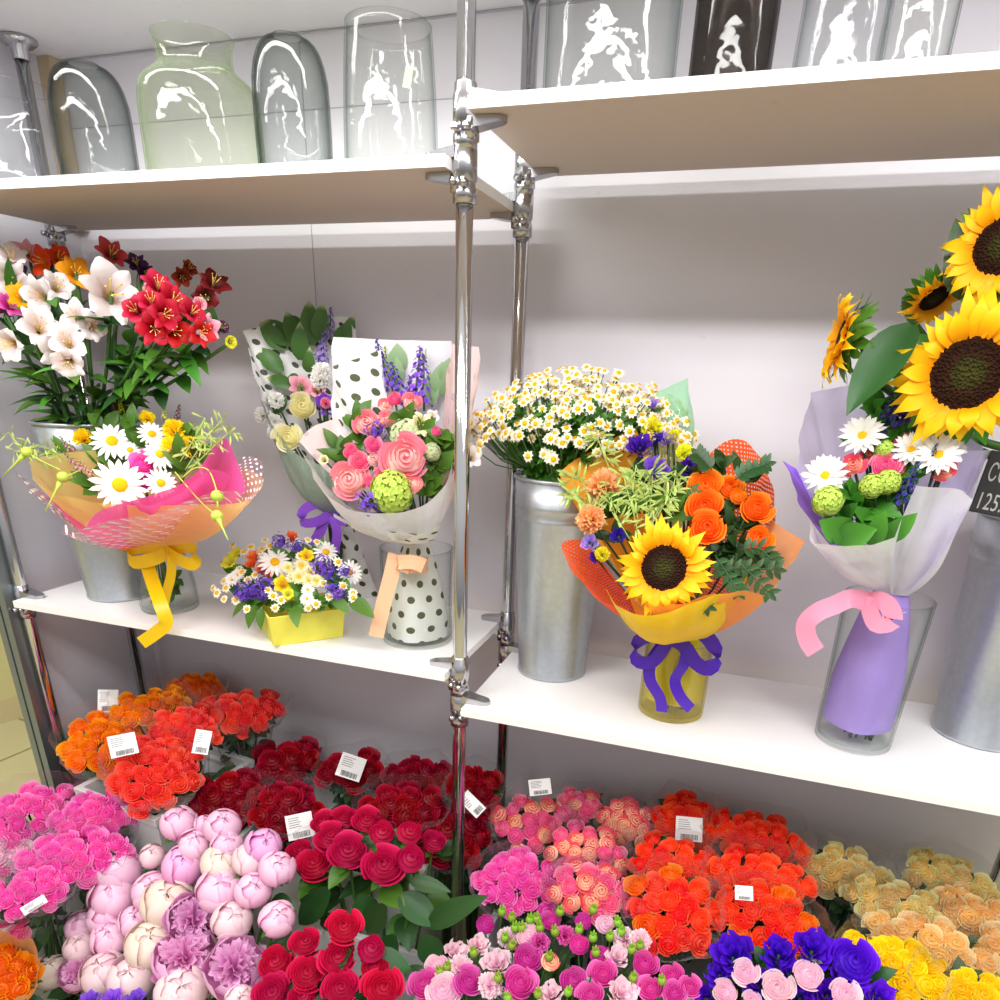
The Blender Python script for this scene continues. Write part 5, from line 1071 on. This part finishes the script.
def bunch(px, py, w, h, Y, mt, label, n=18, key=('rose3', 'rose2', 'rose1', 'rose3'), tau=40, tags=(), sleeve=FILM, over=.03, bulge=.22, leafy=1, seed=None, group='roses in clear sleeves', open_=1.0, accent=None, rs=1.0):
    seed = len(BUN) if seed is None else seed; g = random.Random(500+seed); C = at(px, py, Y); m = mpp(C); w, h = w*1.03, h*1.03; a = w*m/2
    hd = V((CAM.x-C.x, CAM.y-C.y, 0)).normalized(); T = math.radians(tau); ax = (hd*math.sin(T)+V((0, 0, math.cos(T)))).normalized()
    e1 = V((0, 0, 1)).cross(hd).normalized(); e2 = ax.cross(e1); e2 = e2 if e2.z > 0 else -e2
    p0, p1 = proj(C), proj(C+e2*.01); per = math.hypot(p1[0]-p0[0], p1[1]-p0[1])/.01; b = min(max(h/2/per, a*.55), a*1.5)
    base = V((C.x-hd.x*.05+(g.random()-.5)*.01, min(C.y-hd.y*.05, WY-.06), CR_Z))
    t = thing('rose_bunch', base, label, 'bunch of roses', group); BUN.append(t)
    rr = (1.40 if n < 13 else 1.28)*math.sqrt(a*b/n)*rs; A, B = a-rr*.40, b-rr*.40
    for k in range(n):
        q = math.sqrt((k+.5)/n); th = k*2.39996+seed; sqf = 1+.16*abs(math.sin(2*th))*q; x = math.cos(th)*q*A*sqf+g.uniform(-.12, .12)*rr; y = math.sin(th)*q*B*sqf+g.uniform(-.12, .12)*rr
        P = C+e1*x+e2*y+ax*(a*bulge*(1-q*q)-a*bulge*.6+g.uniform(-.1, .1)*rr); d = (ax+e1*(x/A)*.55+e2*(y/B)*.5+V((g.uniform(-.12, .12), g.uniform(-.12, .12), 0))).normalized()
        mm = mt if not isinstance(mt, (list, tuple)) else mt[g.randrange(len(mt))]
        bloom('rose', key[(k+seed) % len(key)], mm, P, d, rr*g.uniform(.94, 1.08), t)
    nk = C-ax*a*.9; mid = base.lerp(nk, .62); mb = MB()
    for k in range(14):
        x, y = g.uniform(-1, 1), g.uniform(-1, 1); f = V((x*.012, y*.012, 0)); tp = C+e1*x*A*.7+e2*y*B*.7-ax*a*.35
        mb.tube(crom([base+f, mid+f*1.6, nk+e1*x*A*.45+e2*y*B*.4, tp], 9), .0026, 5)
    put('stems', mb, STEM_D, t); mb = MB()
    for k in range(int(46*leafy)):
        th = g.uniform(0, 2*PI); f = g.uniform(.1, .8); P = nk.lerp(C-ax*a*.35, f) if k % 3 else mid.lerp(nk, f); rd = lerp(.35, .72, f) if k % 3 else .35
        P = P+e1*math.cos(th)*A*rd+e2*math.sin(th)*B*rd; leaf_at(mb, P, e1*math.cos(th)*.6+e2*math.sin(th)*.4+ax*g.uniform(-.6, .25), toward(P)+V((0, 0, .6)), g.uniform(.03, .05), g.uniform(.010, .016), .3, .3)
    put('leaves', mb, GREEN_D, t)
    if sleeve is not None:
        g2 = [g.uniform(0, 6) for _ in range(4)]; rows = [(mid, .30, 0), (nk, .72, .4), (C-ax*a*.35, 1.02, .9), (C+ax*a*.25, 1.10, 1), (C+ax*(a*.25+over), 1.13, 1.6)]; mb = MB()
        def fn(u, v):
            th = u*PI; f = v*4; i = min(int(f), 3); f -= i; c = rows[i][0].lerp(rows[i+1][0], f); k = lerp(rows[i][1], rows[i+1][1], f); ns = lerp(rows[i][2], rows[i+1][2], f)
            s = 1+.035*ns*(math.sin(5*th+g2[0])+.7*math.sin(9*th+g2[1]))+.02*math.sin(15*th+g2[2]+6*v); z = .22*over*ns*math.sin(4*th+g2[3])*max(0, v-.75)*4
            p = c+e1*math.cos(th)*a*k*s+e2*math.sin(th)*b*k*s+ax*z; p.z = max(p.z, CR_Z+.01); p.y = min(p.y, WY-.006); return tuple(p)
        mb.patch(fn, 44, 12); o = put('sleeve', mb, sleeve, t); o['label'] = 'kraft paper sleeve' if sleeve is KRAFT else 'clear plastic sleeve'
    for (tx, ty, tw, th_, rot) in tags:
        P = C+ax*(a*bulge*.9); fz = (CAM-P); P2 = at(tx, ty, P.y-.028); Q = P2; label_tag(t, Q, (toward(Q)+ax*.5), tw*mpp(Q), th_*mpp(Q), rot)
    return t
# orange and coral, left crate
bunch(106, 742, 78, 62, .02, [AMBER, AMBER, ORANGE], 'bunch of amber orange roses nearest the left pole', 20, tags=())
bunch(152, 706, 70, 38, .13, AMBER, 'bunch of amber roses with a label at its left, behind the front orange bunch', 16, tags=((108, 701, 18, 23, .08),))
bunch(194, 689, 60, 28, .26, ORANGE, 'shaded orange bunch at the very back of the left crate', 14)
bunch(184, 726, 62, 46, .05, CORALR, 'coral rose bunch just behind the front coral one', 14, seed=31)
bunch(240, 711, 84, 40, .16, CORALR, 'coral red bunch with dark wrapped stems showing, at the right of the left crate', 18, leafy=2)
bunch(156, 770, 82, 72, -.06, CORALR, 'bright coral bunch at the front of the left crate with a slanted label', 20, tags=((123, 745, 25, 22, .30), (202, 742, 15, 24, -.1)))
# pink, left edge
bunch(100, 815, 78, 50, -.13, HOTPINK, 'pink bunch at the back right of the left pink crate', 18)
bunch(30, 812, 84, 52, -.13, HOTPINK, 'pink bunch at the back left corner of the pink crate', 18)
bunch(0, 850, 56, 52, -.22, [HOTPINK, SPALE], 'paler pink bunch cut by the left photo edge', 12)
bunch(72, 858, 104, 56, -.24, HOTPINK, 'wide bright pink bunch in the middle of the pink crate', 20)
bunch(32, 890, 78, 46, -.33, HOTPINK, 'pink bunch with a torn white label below the wide pink one', 14, tags=((34, 905, 22, 9, .7),))
bunch(2, 918, 50, 50, -.36, PINK, 'lowest pink bunch at the left edge above the orange flowers', 10)
bunch(4, 975, 52, 60, -.45, AMBER, 'orange bunch in brown paper at the bottom left corner', 9, sleeve=KRAFT, over=.05)
# dark red
bunch(287, 762, 68, 44, .20, DRED, 'dark red bunch at the back left below the left shelf', 9, group='dark red rose bunches')
bunch(353, 770, 66, 38, .22, DRED, 'dark red bunch with a tilted barcode label facing forward', 8, tags=((351, 767, 25, 24, -.30),), leafy=2, group='dark red rose bunches')
bunch(418, 778, 62, 40, .22, DRED, 'dark red bunch behind the front chrome pole at its left', 9, group='dark red rose bunches')
bunch(474, 788, 52, 46, .195, DRED, 'dark red bunch between the two chrome poles', 7, group='dark red rose bunches')
bunch(228, 797, 72, 50, .03, DRED, 'dark red bunch beside the coral crate at the left', 11, group='dark red rose bunches')
bunch(288, 808, 70, 50, .05, DRED, 'dark red bunch with a white label under it, above the peonies', 11, tags=((300, 826, 26, 25, .25),), group='dark red rose bunches')
bunch(402, 808, 84, 50, .10, DRED, 'wide dark red bunch behind the crimson roses', 12, group='dark red rose bunches')
bunch(446, 836, 80, 64, .12, DRED, 'dark red bunch crossed by the front chrome pole', 11, tags=((472, 804, 14, 26, .8),), group='dark red rose bunches')
# pink and salmon
bunch(532, 824, 74, 60, .16, [SALMON, PINK], 'salmon pink bunch with a small label at the back, right of the poles', 18, key=('brose0', 'rose2', 'brose1'), tags=((540, 787, 22, 16, .1),))
bunch(580, 806, 56, 34, .24, [SALMON, PINK], 'shaded pink bunch against the wall left of the coral ones', 12, key=('brose0', 'rose1'))
bunch(626, 822, 56, 48, .20, SALMON, 'shaded salmon bunch beside the tall coral bunch', 14, key=('brose0', 'rose2'))
bunch(588, 850, 78, 52, .08, [SALMON, PINK], 'salmon pink bunch in the middle of its crate', 18, key=('brose0', 'rose0', 'rose2'))
bunch(592, 890, 86, 56, -.02, [SALMON, PINK], 'large pale salmon bunch in front of the other salmon ones', 15, key=('rose3', 'rose2'))
bunch(518, 883, 86, 66, .0, HOTPINK, 'round hot pink bunch right of the chrome poles', 17, key=('rose3', 'rose2'))
# coral orange
bunch(683, 820, 62, 54, .22, CORAL, 'shaded coral bunch with a barcode label facing out, at the back', 14, tags=((689, 829, 26, 24, -.12),))
bunch(756, 836, 92, 46, .20, CORAL, 'shaded red orange bunch at the back, right of the labelled one', 18)
bunch(672, 862, 82, 52, .06, CORAL, 'coral bunch left of centre in the second row', 18)
bunch(758, 876, 96, 56, .05, CORAL, 'coral bunch right of centre in the second row', 20)
bunch(672, 912, 86, 88, -.05, [CORAL, CORAL, CORAL, CORALR, ORANGE], 'large bright coral bunch at the front left of the coral crate', 18, key=('rose3', 'rose2'))
bunch(764, 918, 98, 68, -.03, [CORAL, CORAL, CORALR, CORAL, ORANGE], 'large coral bunch with a yellow sleeve corner behind the violet flowers', 18, key=('rose3', 'rose2'), tags=((744, 893, 17, 14, -.1),))
# peach
bunch(843, 872, 84, 50, .18, PEACHG, 'peach green bunch left at the back with dark stems showing', 14, leafy=2)
bunch(950, 880, 86, 48, .20, PEACHG, 'shaded peach bunch at the back right', 15)
bunch(895, 905, 86, 52, .10, PEACHG, 'peach green bunch in the middle of the peach crate', 15)
bunch(972, 916, 84, 54, .10, PEACH, 'peach bunch at the right edge, second row', 14)
bunch(930, 950, 118, 60, -.01, PEACH, 'wide peach bunch in front of the others', 16, key=('rose3', 'rose2'))
bunch(1004, 956, 66, 52, .02, PEACH, 'peach bunch cut by the right photo edge', 9, key=('rose3', 'rose2'))
bunch(886, 970, 88, 72, -.10, YELLOW, 'bright yellow rose bunch right of the violet flowers', 15, key=('rose3', 'rose2'))
bunch(966, 994, 92, 52, -.12, YELLOW, 'bright yellow rose bunch at the bottom right', 13, key=('rose3', 'rose2'))

# ------------------------------------------------------------------ loose stems
def loose(name, px, py, r, Y, key, mt, label, cat, group, base, face=.75, lean=(0, 0, .6), calyx=True, leaves=0, sub=None, part='flower_head', sp=1.0):
    P = at(px, py, Y); R = r*mpp(P); c = V(base); d = (toward(P)*face+V(lean)+V((P.x-c.x, P.y-c.y, 0))*1.2).normalized(); g = random.Random(int(px*7+py*13))
    bt = V((c.x+(P.x-c.x)*.35, c.y+(P.y-c.y)*.35, CR_Z)); t = thing(name, bt, label, cat, group)
    bloom(part, key, mt, P, d, R, t); nk = P-d*R*.8; mb = MB(); R_ = crom([bt, bt.lerp(nk, .5), nk-V((0, 0, .10)) if False else bt.lerp(nk, .8)+V((0, 0, -.01)), nk-d*.01, nk], 10); mb.tube(R_, .0030, 6); put('stem', mb, STEM, t)
    if calyx:
        cb = MB(); M = frame(P, d, R, 0)
        for i in range(5): a = i*1.2566; q = V((math.cos(a), math.sin(a), 0)); leaf_at(cb, M @ (q*.18+V((0, 0, -.80))), M.to_3x3() @ (q*.9+V((0, 0, .25-.5*(i % 2)))), M.to_3x3() @ V((0, 0, 1)), R*.75, R*.20, -.2, .2)
        cb.ball(M @ V((0, 0, -.82)), R*.24, 8, 5); put('calyx', cb, GREEN, t)
    for k in range(leaves):
        lb = MB(); i = g.randrange(5, 10); a = g.uniform(0, 2*PI); leaf_at(lb, R_[i]-V((0, 0, .012)), V((math.cos(a), math.sin(a)-.5, g.uniform(-.3, .4))), V((0, -.5, 1)), g.uniform(.05, .075), g.uniform(.018, .026), .35, .25, 0, 4, 7, .03); put('leaf', lb, (GREEN_D, GREEN_D, GREEN)[k % 3], t)
    return t
def pY(py): return lerp(-.12, -.35, (py-823)/165)
PEO = [ # px, py, r, shape, colour, label
 (179, 823, 17, 'peony0', PPINK, 'pink peony at the very top of the peonies, left of the tight bud pair'),
 (223, 826, 17, 'peony1', PPINK, 'pink peony top right, touching the dark red bunches'),
 (204, 824, 9, 'peony3', PPINK, 'small pink peony bud squeezed between the top two peonies'),
 (195, 845, 16, 'peony2', PPINK, 'pink peony just below the top small bud'),
 (183, 866, 19, 'peony2', PDEEP, 'deeper pink peony with a folded lower petal, upper left'),
 (152, 856, 12, 'peony3', PPALE, 'pale peony bud on a bare green stem at the upper left'),
 (119, 872, 21, 'peony0', PPINK, 'pink peony above the wide pale pink one at the left'),
 (221, 863, 19, 'peony1', PCREAM, 'cream white peony in the upper middle'),
 (227, 845, 15, 'peony0', PPINK, 'pink peony between the top right peony and the cream one'),
 (251, 859, 17, 'peony3', PPALE, 'pale pink peony at the upper right, left of the mauve one'),
 (264, 846, 17, 'peony1', PDEEP, 'mauve pink peony at the upper right edge of the group'),
 (277, 869, 17, 'peony2', PPINK, 'pink peony nearest the crimson roses'),
 (220, 890, 22, 'peony0', PPINK, 'round pink peony showing a small dark slit at its top'),
 (254, 890, 17, 'peony1', PPINK, 'round pink peony right of the one with the slit'),
 (113, 896, 21, 'peony2', PPINK, 'large pink peony at the left with curled inner petals'),
 (153, 891, 19, 'peony1', PPINK, 'pink peony half hidden behind the big cream one'),
 (168, 902, 24, 'peony3', PCREAM, 'big cream peony in the middle of the group'),
 (193, 919, 24, 'peonyo0', PDEEP, 'open deep pink peony right below the big cream one'),
 (232, 921, 19, 'peony0', PPALE, 'pale round peony right of the open deep pink one'),
 (277, 919, 17, 'peony2', PPINK, 'lone round pink peony among dark leaves at the right'),
 (105, 916, 16, 'peony1', PPINK, 'pink peony with a dented top at the left edge'),
 (81, 926, 15, 'peony0', PPINK, 'oval pink peony at the far left of the group'),
 (136, 921, 16, 'peony3', PPINK, 'small pink peony left of the pale cream one'),
 (110, 938, 17, 'peony2', PPINK, 'pink peony with a golden green sepal at its side'),
 (80, 947, 15, 'peony1', PPALE, 'pale peony below the oval pink one'),
 (152, 945, 24, 'peony0', PCREAM, 'wide pale cream peony in the lower middle'),
 (186, 958, 29, 'peonyo1', PDEEP, 'largest open pink peony with ruffled heart, lower middle'),
 (53, 971, 17, 'peony3', PCREAM, 'cream bud with a green sepal, lowest at the left'),
 (78, 973, 17, 'peonyo0', PDEEP, 'magenta tinged peony left of the pale lower one'),
 (104, 973, 21, 'peony0', PPALE, 'pale peony in the bottom row, second from the left'),
 (132, 978, 22, 'peony1', PPALE, 'pale pink peony in the bottom row beside the ruffled one'),
 (235, 967, 28, 'peonyo0', PDEEP, 'open pink peony with torn looking petals beside the front crimson roses'),
 (183, 992, 24, 'peony2', PPALE, 'pale peony cut by the bottom photo edge'),
 (240, 999, 14, 'peony3', PPALE, 'small pale peony at the bottom edge under the torn looking one'),
]
for px, py, r, key, mt, lab in PEO:
    loose('peony', px, py, r*1.12, pY(py), key, mt, lab, 'peony', 'loose pink peonies', (-.52, -.27, 0), .8, (0, 0, .75), True, 1 if py % 2 else 0)
CRI = [
 (314, 864, 18, -.10, 'hrose1', 'crimson rose at the left of the rear crimson group, turned forward'),
 (300, 852, 14, -.06, 'hrose2', 'crimson rose behind the leftmost crimson one, close to the mauve peony'),
 (348, 851, 20, -.10, 'hrose0', 'large crimson rose with open rim in the middle of the rear group'),
 (331, 836, 16, -.06, 'hrose1', 'crimson rose behind the large open one'),
 (325, 822, 14, .0, 'hrose0', 'crimson rose highest at the left of the rear group'),
 (345, 818, 14, .0, 'hrose1', 'crimson rose highest in the middle of the rear group'),
 (367, 820, 15, -.02, 'hrose0', 'crimson rose between the two highest ones and the pole'),
 (382, 834, 15, -.06, 'brose0', 'crimson rose bud seen from the side behind the front centre rose'),
 (383, 866, 21, -.13, 'hrose1', 'front centre crimson rose of the rear group, nearest the leaves'),
 (410, 860, 17, -.10, 'brose0', 'crimson rose at the right of the rear group over a bare stem'),
 (409, 834, 15, -.05, 'brose1', 'tall crimson rose bud right of the side-facing bud'),
 (434, 842, 13, -.02, 'hrose2', 'bright crimson rose nearest the front chrome pole'),
 (344, 927, 18, -.27, 'hrose1', 'highest crimson rose of the front group'),
 (305, 942, 15, -.28, 'hrose0', 'small crimson rose at the upper left of the front group'),
 (276, 963, 18, -.31, 'hrose2', 'crimson rose at the left of the front group, beside the torn looking peony'),
 (307, 973, 18, -.33, 'hrose1', 'round crimson rose with spiral heart at the left front'),
 (338, 957, 18, -.30, 'hrose0', 'crimson rose in the centre of the front group'),
 (371, 950, 16, -.28, 'brose0', 'crimson rose bud at the right of the front group'),
 (374, 968, 15, -.29, 'hrose2', 'crimson rose below the right bud'),
 (341, 988, 18, -.34, 'hrose1', 'crimson rose with spiral heart in the bottom row centre'),
 (383, 988, 20, -.32, 'hrose0', 'crimson rose in the bottom right of the front group'),
 (272, 993, 19, -.36, 'hrose0', 'crimson rose in the bottom left corner of the front group'),
 (303, 998, 16, -.36, 'hrose2', 'crimson rose cut by the bottom edge, second from the left'),
]
for k, (px, py, r, Y, key, lab) in enumerate(CRI):
    loose('rose', px, py, r*1.08, Y, key, CRIM, lab, 'rose', 'loose crimson roses', (-.13, -.12, 0) if py < 900 else (-.12, -.29, 0), .75, (0, 0, .7), True, 3 if py < 900 else 2, part='flower_head')
# big leaves of the crimson roses in front of the pole
for k, ((x0, y0), (x1, y1), w_, Y) in enumerate((((428, 925), (480, 897), .024, -.15), ((400, 895), (438, 925), .028, -.14), ((425, 935), (436, 968), .026, -.16), ((385, 905), (365, 935), .026, -.16), ((330, 890), (295, 925), .030, -.14), ((360, 895), (372, 930), .028, -.15), ((395, 935), (380, 965), .024, -.17), ((410, 880), (448, 890), .016, -.13), ((405, 970), (435, 985), .02, -.2))):
    rs = [o for o in COL.objects if o.name.startswith('rose') and o.get('category') == 'rose'][k % 12]; lb = MB(); p, q = at(x0, y0, Y+.01), at(x1, y1, Y)
    leaf_at(lb, p, q-p, toward(p)+V((0, 0, .4)), (q-p).length*1.05, w_, .1, .25, 0, 4, 8, .03); put('leaf', lb, GREEN_D, rs)
# spray roses: stems with several blooms and buds
SPR = [(527, 959, 16, 'hrose2', MAGENTA), (520, 983, 17, 'hrose0', MAGENTA), (424, 984, 16, 'hrose1', MAGENTA), (485, 925, 11, 'brose0', MAGENTA), (574, 981, 15, 'hrose2', MAGENTA), (579, 945, 12, 'brose0', MAGENTA), (583, 922, 10, 'brose0', MAGENTA), (551, 921, 11, 'hrose2', MAGENTA), (603, 973, 14, 'hrose1', MAGENTA), (600, 956, 12, 'brose0', MAGENTA), (645, 964, 14, 'hrose2', MAGENTA), (650, 988, 13, 'hrose0', MAGENTA), (672, 976, 13, 'hrose2', MAGENTA), (674, 992, 12, 'hrose1', MAGENTA), (469, 981, 15, 'hrose1', MAGENTA), (497, 964, 16, 'lis1', SPALE), (456, 953, 13, 'lis1', SPALE), (529, 936, 13, 'hrose2', SPALE), (443, 990, 17, 'hrose1', SPALE), (618, 958, 13, 'lis0', SPALE), (624, 939, 12, 'carn1', SPALE), (604, 925, 11, 'brose0', SPALE), (621, 994, 17, 'lis1', SPALE), (478, 945, 12, 'lis0', SPALE), (490, 985, 13, 'carn1', SPALE), (550, 994, 14, 'lis0', SPALE), (565, 935, 10, 'carn1', MAGENTA), (550, 962, 11, 'brose0', SALMON), (460, 968, 13, 'carn1', SPALE), (590, 995, 14, 'hrose1', MAGENTA), (540, 942, 10, 'carn1', MAGENTA), (640, 940, 11, 'carn1', SPALE), (690, 986, 11, 'hrose1', MAGENTA), (437, 966, 12, 'hrose2', SPALE), (508, 938, 11, 'carn1', SPALE)]
BUDS = [(502, 912), (512, 918), (515, 928), (505, 938), (512, 946), (474, 953), (447, 967), (440, 972), (540, 928), (560, 912), (593, 910), (618, 923), (621, 932), (555, 932), (579, 930), (596, 953), (549, 957), (632, 950), (640, 946), (633, 978), (662, 981), (568, 992), (538, 994), (508, 998), (498, 978), (522, 928), (537, 919), (610, 937), (593, 938), (530, 920)]
SLAB = ['spray rose stem with one pink bloom standing highest at the left', 'spray rose stem of pink blooms and many green buds in the upper middle', 'pale spray rose stem with ruffled blooms at the left edge', 'magenta spray rose stem in the bottom left corner', 'spray rose stem with a large magenta bloom in the centre', 'spray rose stem of two magenta blooms right of centre', 'pale pink spray rose stem at the upper right under the coral bunch', 'magenta spray rose stem at the right end near the violet flowers', 'pale ruffled spray rose stem at the bottom edge right of centre']
cen = [(485, 925), (552, 925), (465, 960), (440, 985), (522, 968), (590, 960), (618, 938), (665, 980), (575, 992)]
grp = [[] for _ in cen]; bgr = [[] for _ in cen]
for s in SPR: grp[min(range(9), key=lambda k: (cen[k][0]-s[0])**2+2*(cen[k][1]-s[1])**2)].append(s)
for s in BUDS: bgr[min(range(9), key=lambda k: (cen[k][0]-s[0])**2+2*(cen[k][1]-s[1])**2)].append(s)
def sY(py): return lerp(-.10, -.30, (py-910)/90)
for k in range(9):
    g = random.Random(900+k); top = at(cen[k][0], cen[k][1]+14, sY(cen[k][1])+.02); bt = V((.27+(top.x-.27)*.5, -.25+(top.y+.25)*.4, CR_Z))
    t = thing('spray_rose', bt, SLAB[k], 'spray rose', 'spray rose stems'); mb = MB(); fork = bt.lerp(top, .72); mb.tube([bt, bt.lerp(fork, .5), fork], .0032, 6)
    for px, py, r, key, mt in grp[k]:
        P = at(px, py, sY(py)); d = (toward(P)*.8+V((g.uniform(-.3, .3), 0, .6))).normalized(); R = r*mpp(P); bloom('flower_head', key, mt, P, d, R*1.08, t); mb.tube(crom([fork, fork.lerp(P, .6)+V((0, .01, -.01)), P-d*R*.7], 6), .0018, 5)
    for px, py in bgr[k]:
        P = at(px, py, sY(py)-.015); d = V((g.uniform(-.2, .2), -.2, 1)).normalized(); bb = MB(); s = 4.6*mpp(P); bb.ball((0, 0, 0), s, 9, 6, 0, (1, 1, 1.25), frame(P, d, 1, 0))
        for i in range(4): a = i*1.57; leaf_at(bb, P+d*s*.9+V((math.cos(a), math.sin(a), 0))*s*.25, d+V((math.cos(a), math.sin(a), 0))*.35, V((0, -1, 0)), s*1.1, s*.3)
        put('bud', bb, GREEN_L, t); mb.tube(crom([fork, fork.lerp(P, .6), P-d*s], 6), .0013, 5)
    put('stem', mb, STEM, t); lb = MB()
    for i in range(16): a = g.uniform(0, 2*PI); P = fork.lerp(top, g.uniform(-.3, .7)); leaf_at(lb, P, V((math.cos(a), math.sin(a)-.3, g.uniform(-.2, .5))), V((0, -.5, 1)), g.uniform(.04, .065), .016, .3, .3)
    put('leaves', lb, GREEN_D, t)
# violet bouquet at the lower right
D = Dome((790, 965), -.16, .55); Q = D.P
vt = thing('rose_bouquet', V((Q.x-.01, Q.y+.05, CR_Z)), 'bouquet of vivid violet roses with small pale pink roses at the bottom', 'bouquet'); hp = []
for px, py, r, key, mt in ((733, 957, 24, 'lis0', VIVID), (779, 955, 19, 'lis1', VIVID), (812, 951, 22, 'lis0', VIVID), (853, 962, 22, 'hrose1', VIVID), (846, 980, 20, 'lis1', VIVID), (760, 985, 17, 'lis0', VIVID), (795, 975, 16, 'lis1', VIVID), (828, 995, 17, 'lis0', VIVID), (705, 998, 15, 'lis1', VIVID), (880, 998, 16, 'lis0', VIVID), (720, 975, 15, 'lis1', VIVID), (800, 998, 14, 'lis0', VIVID), (745, 972, 15, 'hrose1', SPALE), (725, 992, 15, 'hrose2', SPALE), (777, 987, 18, 'hrose1', PPALE), (808, 975, 17, 'hrose2', SPALE), (845, 994, 16, 'hrose1', SPALE), (752, 999, 10, 'hrose0', SPALE)):
    P = D.at(px, py, 0 if mt is VIVID else -.02); hp.append(P); bloom('rose', key, mt, P, D.dirn(P, .7, .8), r*D.m*(1.08 if mt is VIVID else .93), vt)
mb = MB(); b0 = vt.location.copy()
for P in hp: mb.tube(crom([b0+V((RNG.uniform(-.015, .015), RNG.uniform(-.015, .015), 0)), b0.lerp(P, .6), P], 7), .0026, 5)
put('stems', mb, STEM_D, vt); fill_foliage('foliage', vt, D, [(720, 985), (750, 975), (800, 985), (840, 975), (775, 970), (820, 990), (870, 985)], GREEN_D, .045, .014, 5, .03, 44)
# purple flowers at the bottom edge, left of the pale peony
for px, lab in ((92, 'purple lisianthus at the bottom edge under the pale peonies, left one'), (112, 'purple lisianthus at the bottom edge, middle one of three'), (136, 'purple lisianthus at the bottom edge, right one next to the pale peony')):
    loose('lisianthus', px, 1001, 12, -.40, 'lis0', PURPLE, lab, 'flower', 'purple lisianthus at the bottom edge', (-.5, -.38, 0), .6, (0, 0, .8), False, 0)
